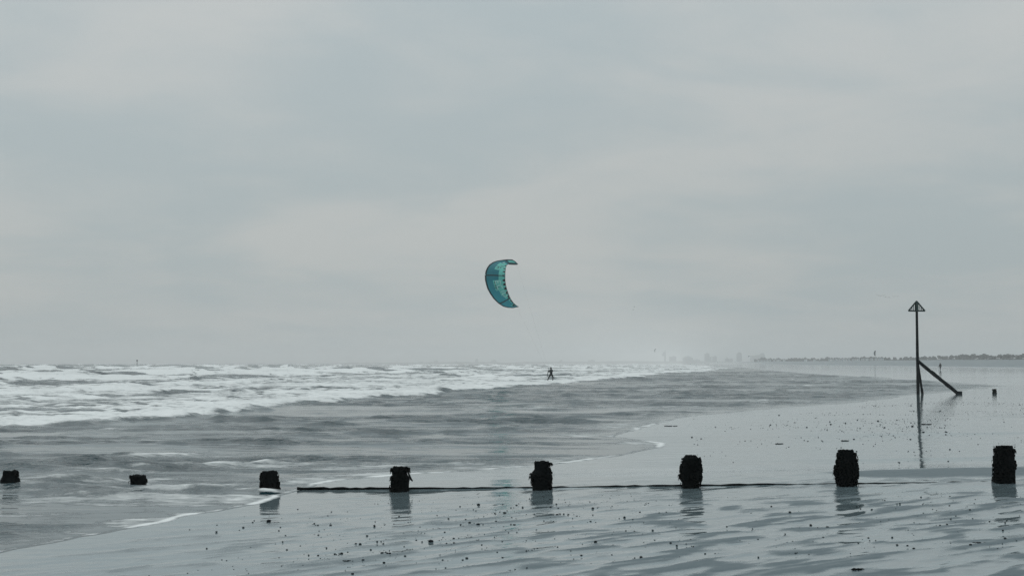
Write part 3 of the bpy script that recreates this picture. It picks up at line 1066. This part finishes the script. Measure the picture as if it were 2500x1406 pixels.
strut((0.02, -.05, (962 - 882) * sc_m), (2.27, -.35, 0.03), .10, .11, 6)
strut((0.05, .05, (962 - 890) * sc_m), (0.72, 1.6, -0.10), .05, .085, 7)
b = MB()
b.box((2.30, -.35, 0.02), (.30, .26, .34))
b.build('foot_block', M['marker'], root)
tz = ph + 0.03
hw, hgt = 20.3 * sc_m, 24.0 * sc_m
tm = link('topmark', None, root, (-0.01, 0, tz))
tm.empty_display_size = 0.1
for ang in (R(0), R(84)):
    mrot = Matrix.Rotation(ang, 3, 'Z')
    A, B_, C = mrot @ Vector((-hw, 0, 0)), mrot @ Vector((hw, 0, 0)), Vector((0, 0, hgt))
    for p0, p1 in ((A, B_), (B_, C), (C, A)):
        b = MB()
        b.tube([p0, p1], .042, 6)
        b.build('frame_bar', M['marker_green'], tm)
    for k in range(-4, 5):
        if k == 0 and ang > 0:
            continue
        u = k / 5.0
        p0 = mrot @ Vector((hw * u, 0, 0))
        p1 = mrot @ Vector((hw * u * (0.9), 0, hgt * (1 - abs(u) * .93)))
        b = MB()
        b.tube([p0, p1], .023, 5)
        b.build('slat', M['marker_green'], tm)
tag(root, 'dark timber pole with triangular slatted topmark and two slanting struts', 'marker post')

# stump of the same groyne, further up the beach, and its sunken board
sx, sy, sz = xy_on_sand(2425, 960)
sy = min(sy, 88)
sx = (2425 - 1250) / FPX * sy
sz = sand_z(sx, sy)
root = empty('groyne_stump', (sx, sy, sz - 0.3))
b = MB()
r_ = random.Random(9)
hs = 11 * sy / FPX
b.tube([(0, 0, 0), (0, 0, .3), (0.01, 0, .3 + hs * .5), (0, 0, .3 + hs)], [.125, .125, .12, .115], 9, True, 0.07, r_)
b.build('timber', M['post'], root)
b = MB()
for k in range(40):
    t, h = r_.uniform(0, 6.28), .3 + hs * r_.random()
    b.ball((math.cos(t) * .125, math.sin(t) * .125, h), r_.uniform(.012, .03), 6, 4)
tag(b.build('seaweed', M['weed'], root), kind='stuff')
tag(root, 'small lone post stump beyond the foot of the marker strut', 'post')

# ------------------------------------------------------------------ people: one continuous skin from tapered limbs
def remesh_body(mb_, name, mat, parent, voxel=0.011):
    me = mb_.mesh(name + '_base', mat)
    tmp = bpy.data.objects.new('tmp_body', me)
    col.objects.link(tmp)
    md = tmp.modifiers.new('remesh', 'REMESH')
    md.mode, md.voxel_size, md.use_smooth_shade = 'VOXEL', voxel, True
    sm = tmp.modifiers.new('smooth', 'SMOOTH')
    sm.factor, sm.iterations = 0.5, 3
    dg = bpy.context.evaluated_depsgraph_get()
    out = bpy.data.meshes.new_from_object(tmp.evaluated_get(dg))
    out.name = name
    if not out.materials:
        out.materials.append(mat)
    bpy.data.objects.remove(tmp)
    bpy.data.meshes.remove(me)
    return link(name, out, parent)


def limb(mb_, pts, rads, sides=12):
    mb_.tube(pts, rads, sides)
    for p, r in zip(pts, rads):
        mb_.ball(p, r * 1.0, 12, 8)


def hand(mb_, wrist, direction, palm_n, curl=0.5, k=1.0):
    d = Vector(direction).normalized()
    n = Vector(palm_n).normalized()
    n = (n - d * n.dot(d)).normalized()
    s = d.cross(n)
    w = Vector(wrist)
    limb(mb_, [w, w + d * .05 * k, w + d * .085 * k], [.026, .036, .033])
    for j, ln in enumerate((.068, .078, .073, .056)):
        o = w + d * .085 * k + s * (.03 - .02 * j)
        a = o + (d * math.cos(curl * .6) + n * math.sin(curl * .6)) * ln * .5
        e = a + (d * math.cos(curl * 2) + n * math.sin(curl * 2)) * ln * .55
        limb(mb_, [o, a, e], [.0105, .0098, .0085], 8)
    o = w + d * .03 * k + s * .03
    limb(mb_, [o, o + (s * .7 + d * .6 + n * .3) * .035, o + (s * .7 + d * 1.4 + n * .9) * .045], [.013, .0115, .0095], 8)


def head(mb_, c, fwd, r=.098, hood=True):
    c, f = Vector(c), Vector(fwd).normalized()
    mb_.ball(c + Vector((0, 0, .02)), r, 16, 12, (0.86, 0.95, 1.12))
    mb_.ball(c + f * .035 + Vector((0, 0, -.055)), r * .72, 14, 10, (.85, .95, 1.0))
    mb_.ball(c + f * .098 + Vector((0, 0, -.012)), .018, 8, 6, (.8, 1, 1.3))
    sd_ = f.cross(Vector((0, 0, 1)))
    for s in (-1, 1):
        mb_.ball(c + sd_ * s * r * .88 + Vector((0, 0, -.005)), .022, 8, 6, (.6, 1, 1.4))


# --- kitesurfer
SY = 145.0
SX = (1341 - 1250) / FPX * SY
SZ = sea_z(SX - 0.2, SY)
root = empty('person', (SX, SY, 0))
KP = SY / FPX / 21.63                                   # metres per pixel of the study crop


def kp(cx_, cy_, dy=0.0):
    px_, py_ = 1290 + cx_ / 21.63, 880 + cy_ / 21.63
    return Vector(((px_ - 1250) / FPX * SY - SX, dy, CAM_H - (py_ - HORIZON) / FPX * SY))


mb = MB()
hd = kp(1190, 405, 0)
pelvis, chest, neck = kp(1190, 745, .03), kp(1205, 575, 0), kp(1200, 480, 0)
shL, shR = kp(1130, 520, -.02), kp(1270, 535, .05)
hipL, hipR = kp(1140, 760, 0), kp(1240, 760, .06)
head(mb, hd, (-.7, .5, 0))
limb(mb, [hd + Vector((0, 0, -.07)), neck], [.058, .062])
limb(mb, [neck, chest, (chest + pelvis) / 2, pelvis], [.085, .135, .125, .135])
limb(mb, [shL, chest, shR], [.075, .12, .085])
limb(mb, [hipL, pelvis, hipR], [.095, .13, .1])
eL, wL = kp(1045, 585, -.1), kp(1003, 760, -.22)
limb(mb, [shL, eL, wL], [.062, .05, .033])
hand(mb, wL, kp(985, 830, -.25) - wL, (.6, .6, 0), .6)
eR, wR = kp(1150, 640, -.2), kp(1075, 560, -.3)
limb(mb, [shR, eR, wR], [.062, .05, .033])
hand(mb, wR, Vector((-.8, -.3, .25)), (.1, .2, -.9), 1.2)
kL, aL = kp(1062, 915, -.06), kp(1008, 1065, -.02)
limb(mb, [hipL, kL, aL], [.095, .064, .042])
limb(mb, [aL, aL + Vector((-.03, -.02, -.05)), aL + Vector((-.2, -.05, -.075))], [.045, .045, .03])
kR, aR = kp(1298, 880, 0), kp(1275, 1060, .1)
limb(mb, [hipR, kR, aR], [.1, .068, .044])
limb(mb, [aR, aR + Vector((-.02, 0, -.05)), aR + Vector((-.2, -.05, -.07))], [.045, .045, .03])
remesh_body(mb, 'body', M['wetsuit'], root)
b = MB()
b.tube([pelvis + Vector((-.15, -.02, .07)), pelvis + Vector((0, -.17, .06)), pelvis + Vector((.15, 0, .07)), pelvis + Vector((0, .18, .06)), pelvis + Vector((-.15, -.02, .07))], .028, 8)
b.build('harness', M['line'], root, smooth=True)
tag(root, 'kitesurfer in a black wetsuit leaning back with knees bent in the surf', 'person')
# board under the feet
b = MB()
c0 = Vector((SX, SY, 0)) + (aL + aR) / 2 + Vector((-.22, .02, -.145))
nose = Vector((SX, SY, 0)) + kp(790, 1100, -.1)
d = (nose - c0).normalized()
sv = d.cross(Vector((0, 0, 1))).normalized()
nv = sv.cross(d).normalized()
if nv.z < 0:
    nv = -nv
LB = (nose - c0).length
vs, fs = [], []
nb = 14
for k in range(nb + 1):
    u = -1 + 2 * k / nb
    wd = .205 * (1 - abs(u) ** 4 * .35)
    rk = .05 * u * u
    for q in (-1, -.5, .5, 1):
        vs.append(c0 + d * LB * u + sv * wd * q + nv * (rk + .01))
    for q in (1, .5, -.5, -1):
        vs.append(c0 + d * LB * u + sv * wd * q + nv * (rk - .012))
for k in range(nb):
    for j in range(8):
        a, e = k * 8 + j, k * 8 + (j + 1) % 8
        fs.append((a, e, e + 8, a + 8))
fs += [tuple(range(7, -1, -1)), tuple(nb * 8 + j for j in range(8))]
b.add(vs, fs)
bd = empty('kiteboard', c0)
o = b.build('deck', M['board'], bd)
o.location = -c0
for s in (-.36, .36):
    b = MB()
    q = d * LB * s
    b.tube([q + sv * .12 + nv * .01, q + sv * .1 + nv * .09, q - sv * .1 + nv * .09, q - sv * .12 + nv * .01], .018, 6)
    b.build('foot_strap', M['wetsuit'], bd)
for s in (-.92, .92):
    for w_ in (-.12, .12):
        b = MB()
        q = d * LB * s + sv * w_ + nv * .035
        b.box(q - nv * .03, (.05, .006, .045))
        b.build('fin', M['board'], bd)
tag(bd, 'dark twin-tip board under the kitesurfer, its nose clear of the foam', 'kiteboard')

# --- walker on the far flat
wx, wy, wz = xy_on_sand(2294, 904)
wz = sand_z(wx, wy)
root = empty('person', (wx, wy, wz), R(12))
mb = MB()
head(mb, (0, 0.03, 1.60), (0, 1, 0))
mb.ball((0, 0.0, 1.60), .115, 14, 10, (.95, 1, 1.05))
limb(mb, [(0, 0, 1.5), (0, 0, 1.42)], [.06, .07])
limb(mb, [(0, 0, 1.40), (0, 0, 1.2), (0, 0, 1.0), (0, 0, .78)], [.12, .17, .17, .19])
limb(mb, [(-.17, 0, 1.36), (0, 0, 1.34), (.17, 0, 1.36)], [.085, .14, .085])
limb(mb, [(-.19, 0, 1.35), (-.27, -.02, 1.06), (-.31, .06, .83)], [.08, .065, .045])
limb(mb, [(.19, 0, 1.35), (.28, -.03, 1.08), (.24, .03, .84)], [.08, .065, .045])
hand(mb, (-.31, .06, .83), (-.05, .1, -1), (1, 0, 0), .4)
hand(mb, (.24, .03, .84), (-.1, .1, -1), (-1, 0, 0), .4)
limb(mb, [(-.085, 0, .85), (-.07, .03, .46), (-.04, -.10, .09)], [.105, .07, .05])
limb(mb, [(.085, 0, .85), (.07, .06, .46), (.03, .08, .07)], [.105, .07, .05])
limb(mb, [(-.04, -.11, .06), (-.04, .06, .035)], [.045, .035])
limb(mb, [(.03, .06, .05), (.03, .24, .035)], [.045, .035])
remesh_body(mb, 'body', M['coat'], root, 0.012)
tag(root, 'lone walker in a dark hooded coat on the far wet sand', 'person')

# ------------------------------------------------------------------ the teal kite
LE = [(1264, 644.5), (1257, 638.5), (1250, 634.6), (1238, 634.6), (1226, 636), (1214, 638), (1204, 641.5), (1196, 647), (1191, 654), (1187.5, 662), (1185.8, 672),
      (1186, 682), (1188, 692), (1192, 705), (1198, 716), (1206, 728), (1217, 739), (1229, 747), (1240, 750), (1252, 751), (1265.8, 748.5)]
TE = [(1264, 645.0), (1260, 646), (1254, 646), (1247, 645.6), (1240, 645), (1236.8, 647), (1235.3, 651), (1234.3, 656), (1233.6, 661), (1233.2, 666), (1233, 673),
      (1233, 681), (1233.6, 689), (1235, 697), (1237.3, 706), (1240.3, 715.5), (1244.5, 725.5), (1249, 733.5), (1254, 740), (1259.5, 745), (1265.8, 749.2)]
LE, TE = np.array(LE), np.array(TE)
KY = 131.0
U = np.arange(21.0)
chord_px = np.hypot(*(TE - LE).T)


def kite_raw(u, w):
    """point of the canopy: u along the span 0..20, w along the chord 0 (leading edge) .. 1"""
    lx, lz = np.interp(u, U, LE[:, 0]), np.interp(u, U, LE[:, 1])
    tx, tz = np.interp(u, U, TE[:, 0]), np.interp(u, U, TE[:, 1])
    y0 = KY + (lx - 1186) * KY / FPX * 0.85               # the tips sweep away towards the rider
    ch = np.interp(u, U, chord_px) * KY / FPX
    yy = y0 - ch * 0.75 * w                               # the trailing edge lies nearer the viewer
    px_, pz_ = lx + (tx - lx) * w, lz + (tz - lz) * w
    p = Vector(((px_ - 1250) / FPX * yy, yy, CAM_H - (pz_ - HORIZON) / FPX * yy))
    return p


KC = kite_raw(10, 0.5)


def kite_pt(u, w, off=0.0):
    p = kite_raw(u, w)
    du = kite_raw(min(u + .2, 20), w) - kite_raw(max(u - .2, 0), w)
    dw = kite_raw(u, min(w + .05, 1)) - kite_raw(u, max(w - .05, 0))
    n = du.cross(dw)
    if n.length < 1e-9:
        n = Vector((-.6, -.8, 0))
    n.normalize()
    ref = Vector((-.65, -.7, 0.0)) if 4.2 < u else Vector((-.2, .2, 1.0))
    if n.dot(ref) < 0:
        n = -n
    ch = float(np.interp(u, U, chord_px)) * KY / FPX
    camber = 0.10 * ch * math.sin(math.pi * min(1, w) ** 0.7)
    return p + n * (camber * (0.6 if u > 4 else 0.2) + off) - KC


def kite_patch(name, u0, u1, w0, w1, off, mat, parent, nu=None, nw=None):
    nu = nu or max(1, int((u1 - u0) * 2))
    nw = nw or max(1, int((w1 - w0) * 8))
    b = MB()
    g = lambda t, k: t[0] + (t[1] - t[0]) * k if isinstance(t, tuple) else t
    vs = []
    for i in range(nu + 1):
        u = u0 + (u1 - u0) * i / nu
        for j in range(nw + 1):
            vs.append(kite_pt(u, g(w0, i / nu) + (g(w1, i / nu) - g(w0, i / nu)) * j / nw, off))
    fs = [(i * (nw + 1) + j, (i + 1) * (nw + 1) + j, (i + 1) * (nw + 1) + j + 1, i * (nw + 1) + j + 1) for i in range(nu) for j in range(nw)]
    b.add(vs, fs)
    return b.build(name, mat, parent, smooth=True)


kroot = empty('kite', KC)
can = kite_patch('canopy', 0, 20, 0, 1, 0, M['k_teal'], kroot, 60, 10)
b = MB()
us = np.linspace(0, 20, 61)
b.tube([kite_pt(u, 0.0) for u in us], [0.03 + 0.055 * math.sin(math.pi * u / 20) ** 0.7 for u in us], 10)
b.build('leading_edge', M['k_dark'], kroot, smooth=True)
for u in (3.4, 10.0, 16.2):
    b = MB()
    b.tube([kite_pt(u, w, -0.03) for w in np.linspace(0, .98, 9)], [.06, .055, .05, .047, .044, .04, .036, .03, .02], 8)
    b.build('strut', M['k_dark'], kroot, smooth=True)
    kite_patch('strut_seam', u - .13, u + .13, 0.02, .98, .012, M['k_dark'], can, 1, 8)
b = MB()
b.tube([kite_pt(u, 1.0) for u in us], 0.02, 6)
b.build('trailing_edge', M['k_dark'], kroot)
kite_patch('print_panel', 4.4, 16.0, .69, 1.0, .010, M['k_mint'], can)
kite_patch('print_panel', 16.4, 17.6, .80, 1.0, .010, M['k_mint'], can)
kite_patch('print_panel', 5.3, 8.3, .42, .69, .010, M['k_mint'], can)
kite_patch('print_panel', 11.2, 13.7, .40, .69, .010, M['k_mint'], can)
kite_patch('print_panel', 13.7, 15.0, .56, .69, .010, M['k_mint'], can)
for of_ in (-.02, .02):
    kite_patch('print_panel', 1.2, 3.0, .12, .60, of_, M['k_mint'], can)
kite_patch('print_panel', 17.9, 19.2, .45, .95, .010, M['k_mint'], can)
kite_patch('print_square', 18.2, 18.8, .55, .85, .018, M['k_dark'], can, 2, 2)
kite_patch('print_panel', 4.2, 5.0, .5, .62, .012, M['k_pale'], can)
for u in (5.6, 7.2, 8.6, 10.0, 11.4, 12.6, 13.7, 14.8, 15.8, 17.0):      # black scallops along the trailing edge
    b = MB()
    h = .44
    vs = [kite_pt(u - h, 1.0, .018), kite_pt(u - h * .5, .88, .018), kite_pt(u + h * .5, .88, .018), kite_pt(u + h, 1.0, .018)]
    b.add(vs, [(0, 1, 2, 3)])
    b.build('scallop', M['k_dark'], can)
kite_patch('edge_band', 17.2, 20, .93, 1.0, .02, M['k_dark'], can)
for of_ in (-.025, .025):
    kite_patch('edge_band', 0.2, 3.4, .66, 1.0, of_, M['k_dark'], can)


def glyph(strokes, u0, w0, su, sw, mat, parent, name='letter', wid=.10):
    """strokes in a unit cell mapped on the canopy: the reading direction runs down the span"""
    b = MB()
    for st in strokes:
        for (x0, y0), (x1, y1) in zip(st, st[1:]):
            dx, dy = x1 - x0, y1 - y0
            ln = math.hypot(dx, dy)
            nx_, ny_ = -dy / ln * wid, dx / ln * wid
            q = [(x0 + nx_, y0 + ny_), (x0 - nx_, y0 - ny_), (x1 - nx_, y1 - ny_), (x1 + nx_, y1 + ny_)]
            b.add([kite_pt(u0 + qx * su, w0 + qy * sw, .02) for qx, qy in q], [(0, 1, 2, 3)])
    return b.build(name, mat, parent)


GL = {'D': [[(0, 0), (0, 1), (.7, 1), (1, .7), (1, .3), (.7, 0), (0, 0)]], 'I': [[(.5, 0), (.5, 1)]],
      'C': [[(1, 0), (.2, 0), (0, .3), (0, .7), (.2, 1), (1, 1)]], 'E': [[(1, 0), (0, 0), (0, 1), (1, 1)], [(0, .5), (.8, .5)]],
      'N': [[(0, 0), (0, 1), (1, 1), (1, 0)]], 'U': [[(0, 1), (.3, 0), (.9, .1)]], 'J': [[(0, 1), (1, 1), (1, .2), (.5, 0)]]}
for ch, u, w in (('E', 11.4, .52), ('C', 12.6, .55), ('I', 13.7, .62), ('D', 14.6, .66)):
    glyph(GL[ch], u, w, .85, .24, M['k_pale'], can)
for ch, u, w in (('N', 7.1, .50), ('U', 6.9, .70), ('J', 5.8, .76), ('I', 6.0, .62)):
    glyph(GL[ch], u, w, .65, .10, M['k_dark'], can, wid=.13)
for k in range(6):
    kite_patch('print_dash', 11.5 + k * .36, 11.66 + k * .36, .45, .51, .02, M['k_dark'], can, 1, 1)
b = MB()
b.ball(kite_pt(9.9, 0.0, .09), .05, 8, 6)
b.build('inflation_valve', M['k_pale'], kroot)
# control bar in the rider's hand and the four lines
barp = Vector((SX, SY, 0)) + kp(1050, 560, -.3)
b = MB()
b.tube([(-.05, -.02, -.25), (.05, .02, .25)], .016, 8)
cb = empty('control_bar', barp)
b.build('bar', M['wetsuit'], cb)
for s in (-1, 1):
    b = MB()
    b.ball((.05 * s, .02 * s, .26 * s), .035, 8, 6, (1, 1, 1.6))
    b.build('float', M['line'], cb)
tag(cb, 'short black control bar gripped by the kitesurfer', 'control bar')
for u, w, oz in ((0.4, .3, .25), (0.6, .9, .1), (19.6, .3, -.25), (19.4, .9, -.1)):
    b = MB()
    b.tube([kite_pt(u, w), barp + Vector((0, 0, oz)) - KC], .001, 4)
    b.build('flying_line', M['line'], kroot)
tag(kroot, 'teal and mint inflatable kite curving like a crescent in the sky', 'kite')


# ------------------------------------------------------------------ far kites
def small_kite(px, py, hpx, d, label, tilt):
    p = Vector(((px - 1250) / FPX * d, d, CAM_H + (HORIZON - py) / FPX * d))
    H = hpx / FPX * d
    root = empty('kite', p)
    root.rotation_euler = (0, tilt, 0)
    b = MB()
    vs = []
    for i in range(13):
        t = -1 + i / 6
        z = H * .5 * t
        bow = -H * .30 * (1 - t * t)
        cw = H * (.16 + .16 * (1 - t * t))
        for w in (0, .5, 1):
            vs.append((bow + cw * w * .75, -cw * w * .7 + (H * .3 * t * t), z))
    b.add(vs, [(i * 3 + j, i * 3 + 3 + j, i * 3 + 4 + j, i * 3 + 1 + j) for i in range(12) for j in range(2)])
    b.build('canopy', M['k_grey'], root, smooth=True)
    b = MB()
    b.tube([vs[i * 3] for i in range(13)], H * .03, 6)
    b.build('leading_edge', M['k_dark'], root)
    for i in (3, 6, 9):
        b = MB()
        b.tube([vs[i * 3], vs[i * 3 + 2]], H * .018, 5)
        b.build('strut', M['k_dark'], root)
    tag(root, label, 'kite')


small_kite(2136.5, 862, 13, 900, 'small grey kite standing upright over the white huts', R(4))
small_kite(1600, 855, 9, 2400, 'tiny faint kite high beside the sail tower', R(18))
small_kite(1828, 870, 5, 1300, 'tiny dark kite low over the end of the tree belt', R(60))

# ------------------------------------------------------------------ birds
def bird_at(px, py, d, span, bank, flap, label, group):
    p = Vector(((px - 1250) / FPX * d, d, CAM_H + (HORIZON - py) / FPX * d))
    root = empty('bird', p)
    root.rotation_euler = (0, bank, 0)
    b = MB()
    b.tube([(-.28, 0, 0), (-.2, 0, .01), (0, 0, .0), (.22, 0, 0), (.36, 0, .0)], [.02, .07, .085, .05, .02], 8)
    b.build('body', M['bird'], root, smooth=True)
    for s in (-1, 1):
        b = MB()
        y1, z1 = span * .25, span * .25 * flap
        y2, z2 = span * .5, span * .25 * flap - span * .06
        vs = [(-.10, s * .05, .03), (.10, s * .05, .03), (-.10, s * y1, z1 + .02), (.06, s * y1, z1 + .02), (.10, s * y2, z2), (.14, s * y2, z2)]
        b.add(vs + [(x, y, z - .02) for x, y, z in vs], [(0, 1, 3, 2), (2, 3, 5, 4), (6, 8, 9, 7), (8, 10, 11, 9), (0, 2, 8, 6), (2, 4, 10, 8), (1, 7, 9, 3), (3, 9, 11, 5), (4, 5, 11, 10)])
        b.build('wing', M['bird'], root)
    root.rotation_euler = (0, bank, R(62))
    tag(root, label, 'bird', group)


for px, py, fl in ((2145, 721.5, .5), (2152, 722, -.2), (2158, 721.5, .4), (2163, 725.5, .3), (2172, 725.5, -.3), (2184, 724, .5), (2193, 723.5, .2)):
    bird_at(px, py, 560, 1.5, 0, fl, 'distant bird flying in a loose line near the triangle marker', 'birds flying in a line')
bird_at(1549, 749, 1000, 1.2, R(70), .4, 'single bird banking steeply above the water between kite and marker', None)
bird_at(1546, 756, 1050, 1.1, R(60), .2, 'lower bird just beneath the single steeply banking bird', None)

# ------------------------------------------------------------------ sea beacon
d = 720.0
root = empty('sea_beacon', ((336 - 1250) / FPX * d, d, -1.0))
H = CAM_H + (HORIZON - 878) / FPX * d + 1.0
b = MB()
b.tube([(0, 0, -1), (0, 0, H - .7)], [.2, .15], 8)
b.build('pole', M['block_dark'], root)
b = MB()
b.tube([(0, 0, H - .75), (0, 0, H - .65), (0, 0, H - .1), (0, 0, H)], [.2, .38, .38, .1], 10)
b.build('topmark', M['marker'], root)
tag(root, 'thin pole with a can-shaped top rising from the breakers', 'beacon')

# ------------------------------------------------------------------ pebbles, worm casts and weed scraps on the sand
def pebble_mesh(seed):
    r = random.Random(seed)
    bm = bmesh.new()
    bmesh.ops.create_icosphere(bm, subdivisions=1, radius=1.0)
    for v in bm.verts:
        v.co *= r.uniform(.72, 1.15)
        v.co.z *= .72
    me = bpy.data.meshes.new('pebble')
    bm.to_mesh(me)
    bm.free()
    me.materials.append(M['pebble'])
    return me


PEB = [pebble_mesh(i) for i in range(8)]
# clusters on the foreshore: (X, Y, spread x, spread y, count)
CL = [(-1.25, 13.3, .55, .7, 58), (-.55, 14.2, .45, .7, 34), (-.45, 16.2, .7, .8, 40), (.1, 17.2, .55, .9, 30), (-1.6, 15.2, .9, 1.0, 26), (.8, 17.3, .8, .8, 30),
      (1.6, 16.8, .9, 1.0, 26), (.6, 13.6, .9, 1.0, 22), (2.6, 14.2, 1.4, 1.6, 34), (-2.9, 14.6, 1.2, 1.5, 26), (3.6, 13.0, 1.0, .9, 22), (4.6, 15.5, 1.2, 1.4, 22)]
cand = []
for cx_, cy_, sx_, sy_, n in CL:
    for _ in range(n):
        x, y = rnd.gauss(cx_, sx_), rnd.gauss(cy_, sy_)
        cand.append((x, y))
        if rnd.random() < .22:
            for _k in range(rnd.randint(1, 3)):
                cand.append((x + rnd.gauss(0, .045), y + rnd.gauss(0, .07)))
cand = [(x, y) for x, y in cand if 11.6 < y < groyne_y(x) - .25 and abs(x / y) < .37]
xs_, ys_ = np.array([c[0] for c in cand]), np.array([c[1] for c in cand])
zz, _, ss = sand_fn(xs_, ys_)
cand = [(x, y, z) for (x, y), z, s in zip(cand, zz, ss) if s > .25]
sizes = sorted((rnd.lognormvariate(math.log(.0047), .6) for _ in cand), reverse=True)
order = sorted(range(len(cand)), key=lambda i: rnd.random())
mb = MB()
for rank, (i, s_) in enumerate(zip(order, sizes)):
    x, y, z = cand[i]
    s_ = min(s_, .045)
    if rank < 295:
        o = link('pebble', PEB[rank % 8], None, (x, y, z + s_ * .35))
        o.scale = (s_ * rnd.uniform(.85, 1.5), s_ * rnd.uniform(.8, 1.2), s_ * rnd.uniform(.8, 1.15))
        o.rotation_euler = (0, 0, rnd.uniform(0, 6.28))
        tag(o, 'small dark pebble lying on the wet sand in front of the groyne', 'pebble', 'pebbles on the foreground sand')
    else:
        mb.ball((x, y, z + s_ * .3), s_, 5, 4, (1, 1, .7))
# finer grit in front of and beyond the groyne
gx, gy = [], []
for _ in range(900):
    y = rnd.uniform(12, 19)
    gx.append(rnd.uniform(-.33, .38) * y)
    gy.append(y)
for _ in range(2600):
    y = 24 + 52 * rnd.random() ** .8
    gx.append(rnd.uniform(.12, .40) * y)
    gy.append(y)
for _ in range(1500):
    y = rnd.uniform(34, 66)
    gx.append(rnd.gauss(.29, .05) * y)
    gy.append(y)
gx, gy = np.array(gx), np.array(gy)
gz, _, gs = sand_fn(gx, gy)
dens = fbm(gx / 2.2, gy / 3.5, 141, 3)
for x, y, z, s, dn in zip(gx, gy, gz, gs, dens):
    if s < .6 or dn < (.50 if y > 22 else .42):
        continue
    r0 = rnd.lognormvariate(math.log(.0035 if y < 20 else .0058), .5)
    mb.ball((x, y, z + r0 * .3), r0, 5, 4, (rnd.uniform(.9, 1.6), 1, .7))
grit = mb.build('shell_grit', M['pebble'])
tag(grit, 'fine dark grit and shell specks strewn over the wet sand', 'grit', kind='stuff')


def scrap(px, py, w, label):
    x, y, z = xy_on_sand(px, py)
    z = sand_z(x, y)
    r = random.Random(int(px))
    root_ = MB()
    for k in range(9):
        a = r.uniform(0, 6.28)
        q = Vector((r.gauss(0, .35) * w, r.gauss(0, .25) * w, .006))
        root_.tube([q, q + Vector((math.cos(a) * w * .3, math.sin(a) * w * .25, .004)), q + Vector((math.cos(a) * w * .55, math.sin(a) * w * .5, .004))], [w * .05, w * .07, w * .02], 6)
    o = root_.build('seaweed_scrap', M['weed'], None, (x, y, z - .004))
    tag(o, label, 'seaweed')


scrap(1900, 1082, .13, 'flat dark scrap of seaweed on clear wet sand beyond the round-topped post')
scrap(1632, 1039, .16, 'dark weed scrap beside the point of the swash')
scrap(2066, 1075, .15, 'pair of dark weed tufts on sand beyond the post by the dark streak')
scrap(2258, 1035, .22, 'dark weed tuft near the reflection of the marker pole')
scrap(2382, 1322, .06, 'small weed scrap on the rippled sand below the tallest post')
scrap(2078, 1386, .08, 'flat weed scrap on the rippled sand at the near right')
scrap(850, 1366, .05, 'flattened weed scrap among the foreground pebbles')

# ------------------------------------------------------------------ the hazy air
mb = MB()
mb.box((0, 4650, 31.5), (9000, 9700, 67.0))
hm = bpy.data.materials.new('sea_haze')
hm.use_nodes = True
t = hm.node_tree
t.nodes.clear()
pv = N(t, 'ShaderNodeVolumePrincipled')
pv.inputs['Color'].default_value = (0.98, 0.99, 0.99, 1)
pv.inputs['Density'].default_value = 0.00036
pv.inputs['Anisotropy'].default_value = 0.2
om = N(t, 'ShaderNodeOutputMaterial')
L(t, pv.outputs[0], om.inputs['Volume'])
hz = mb.build('haze', hm)
tag(hz, 'pale sea haze lying over the water and beach', 'haze', kind='stuff')
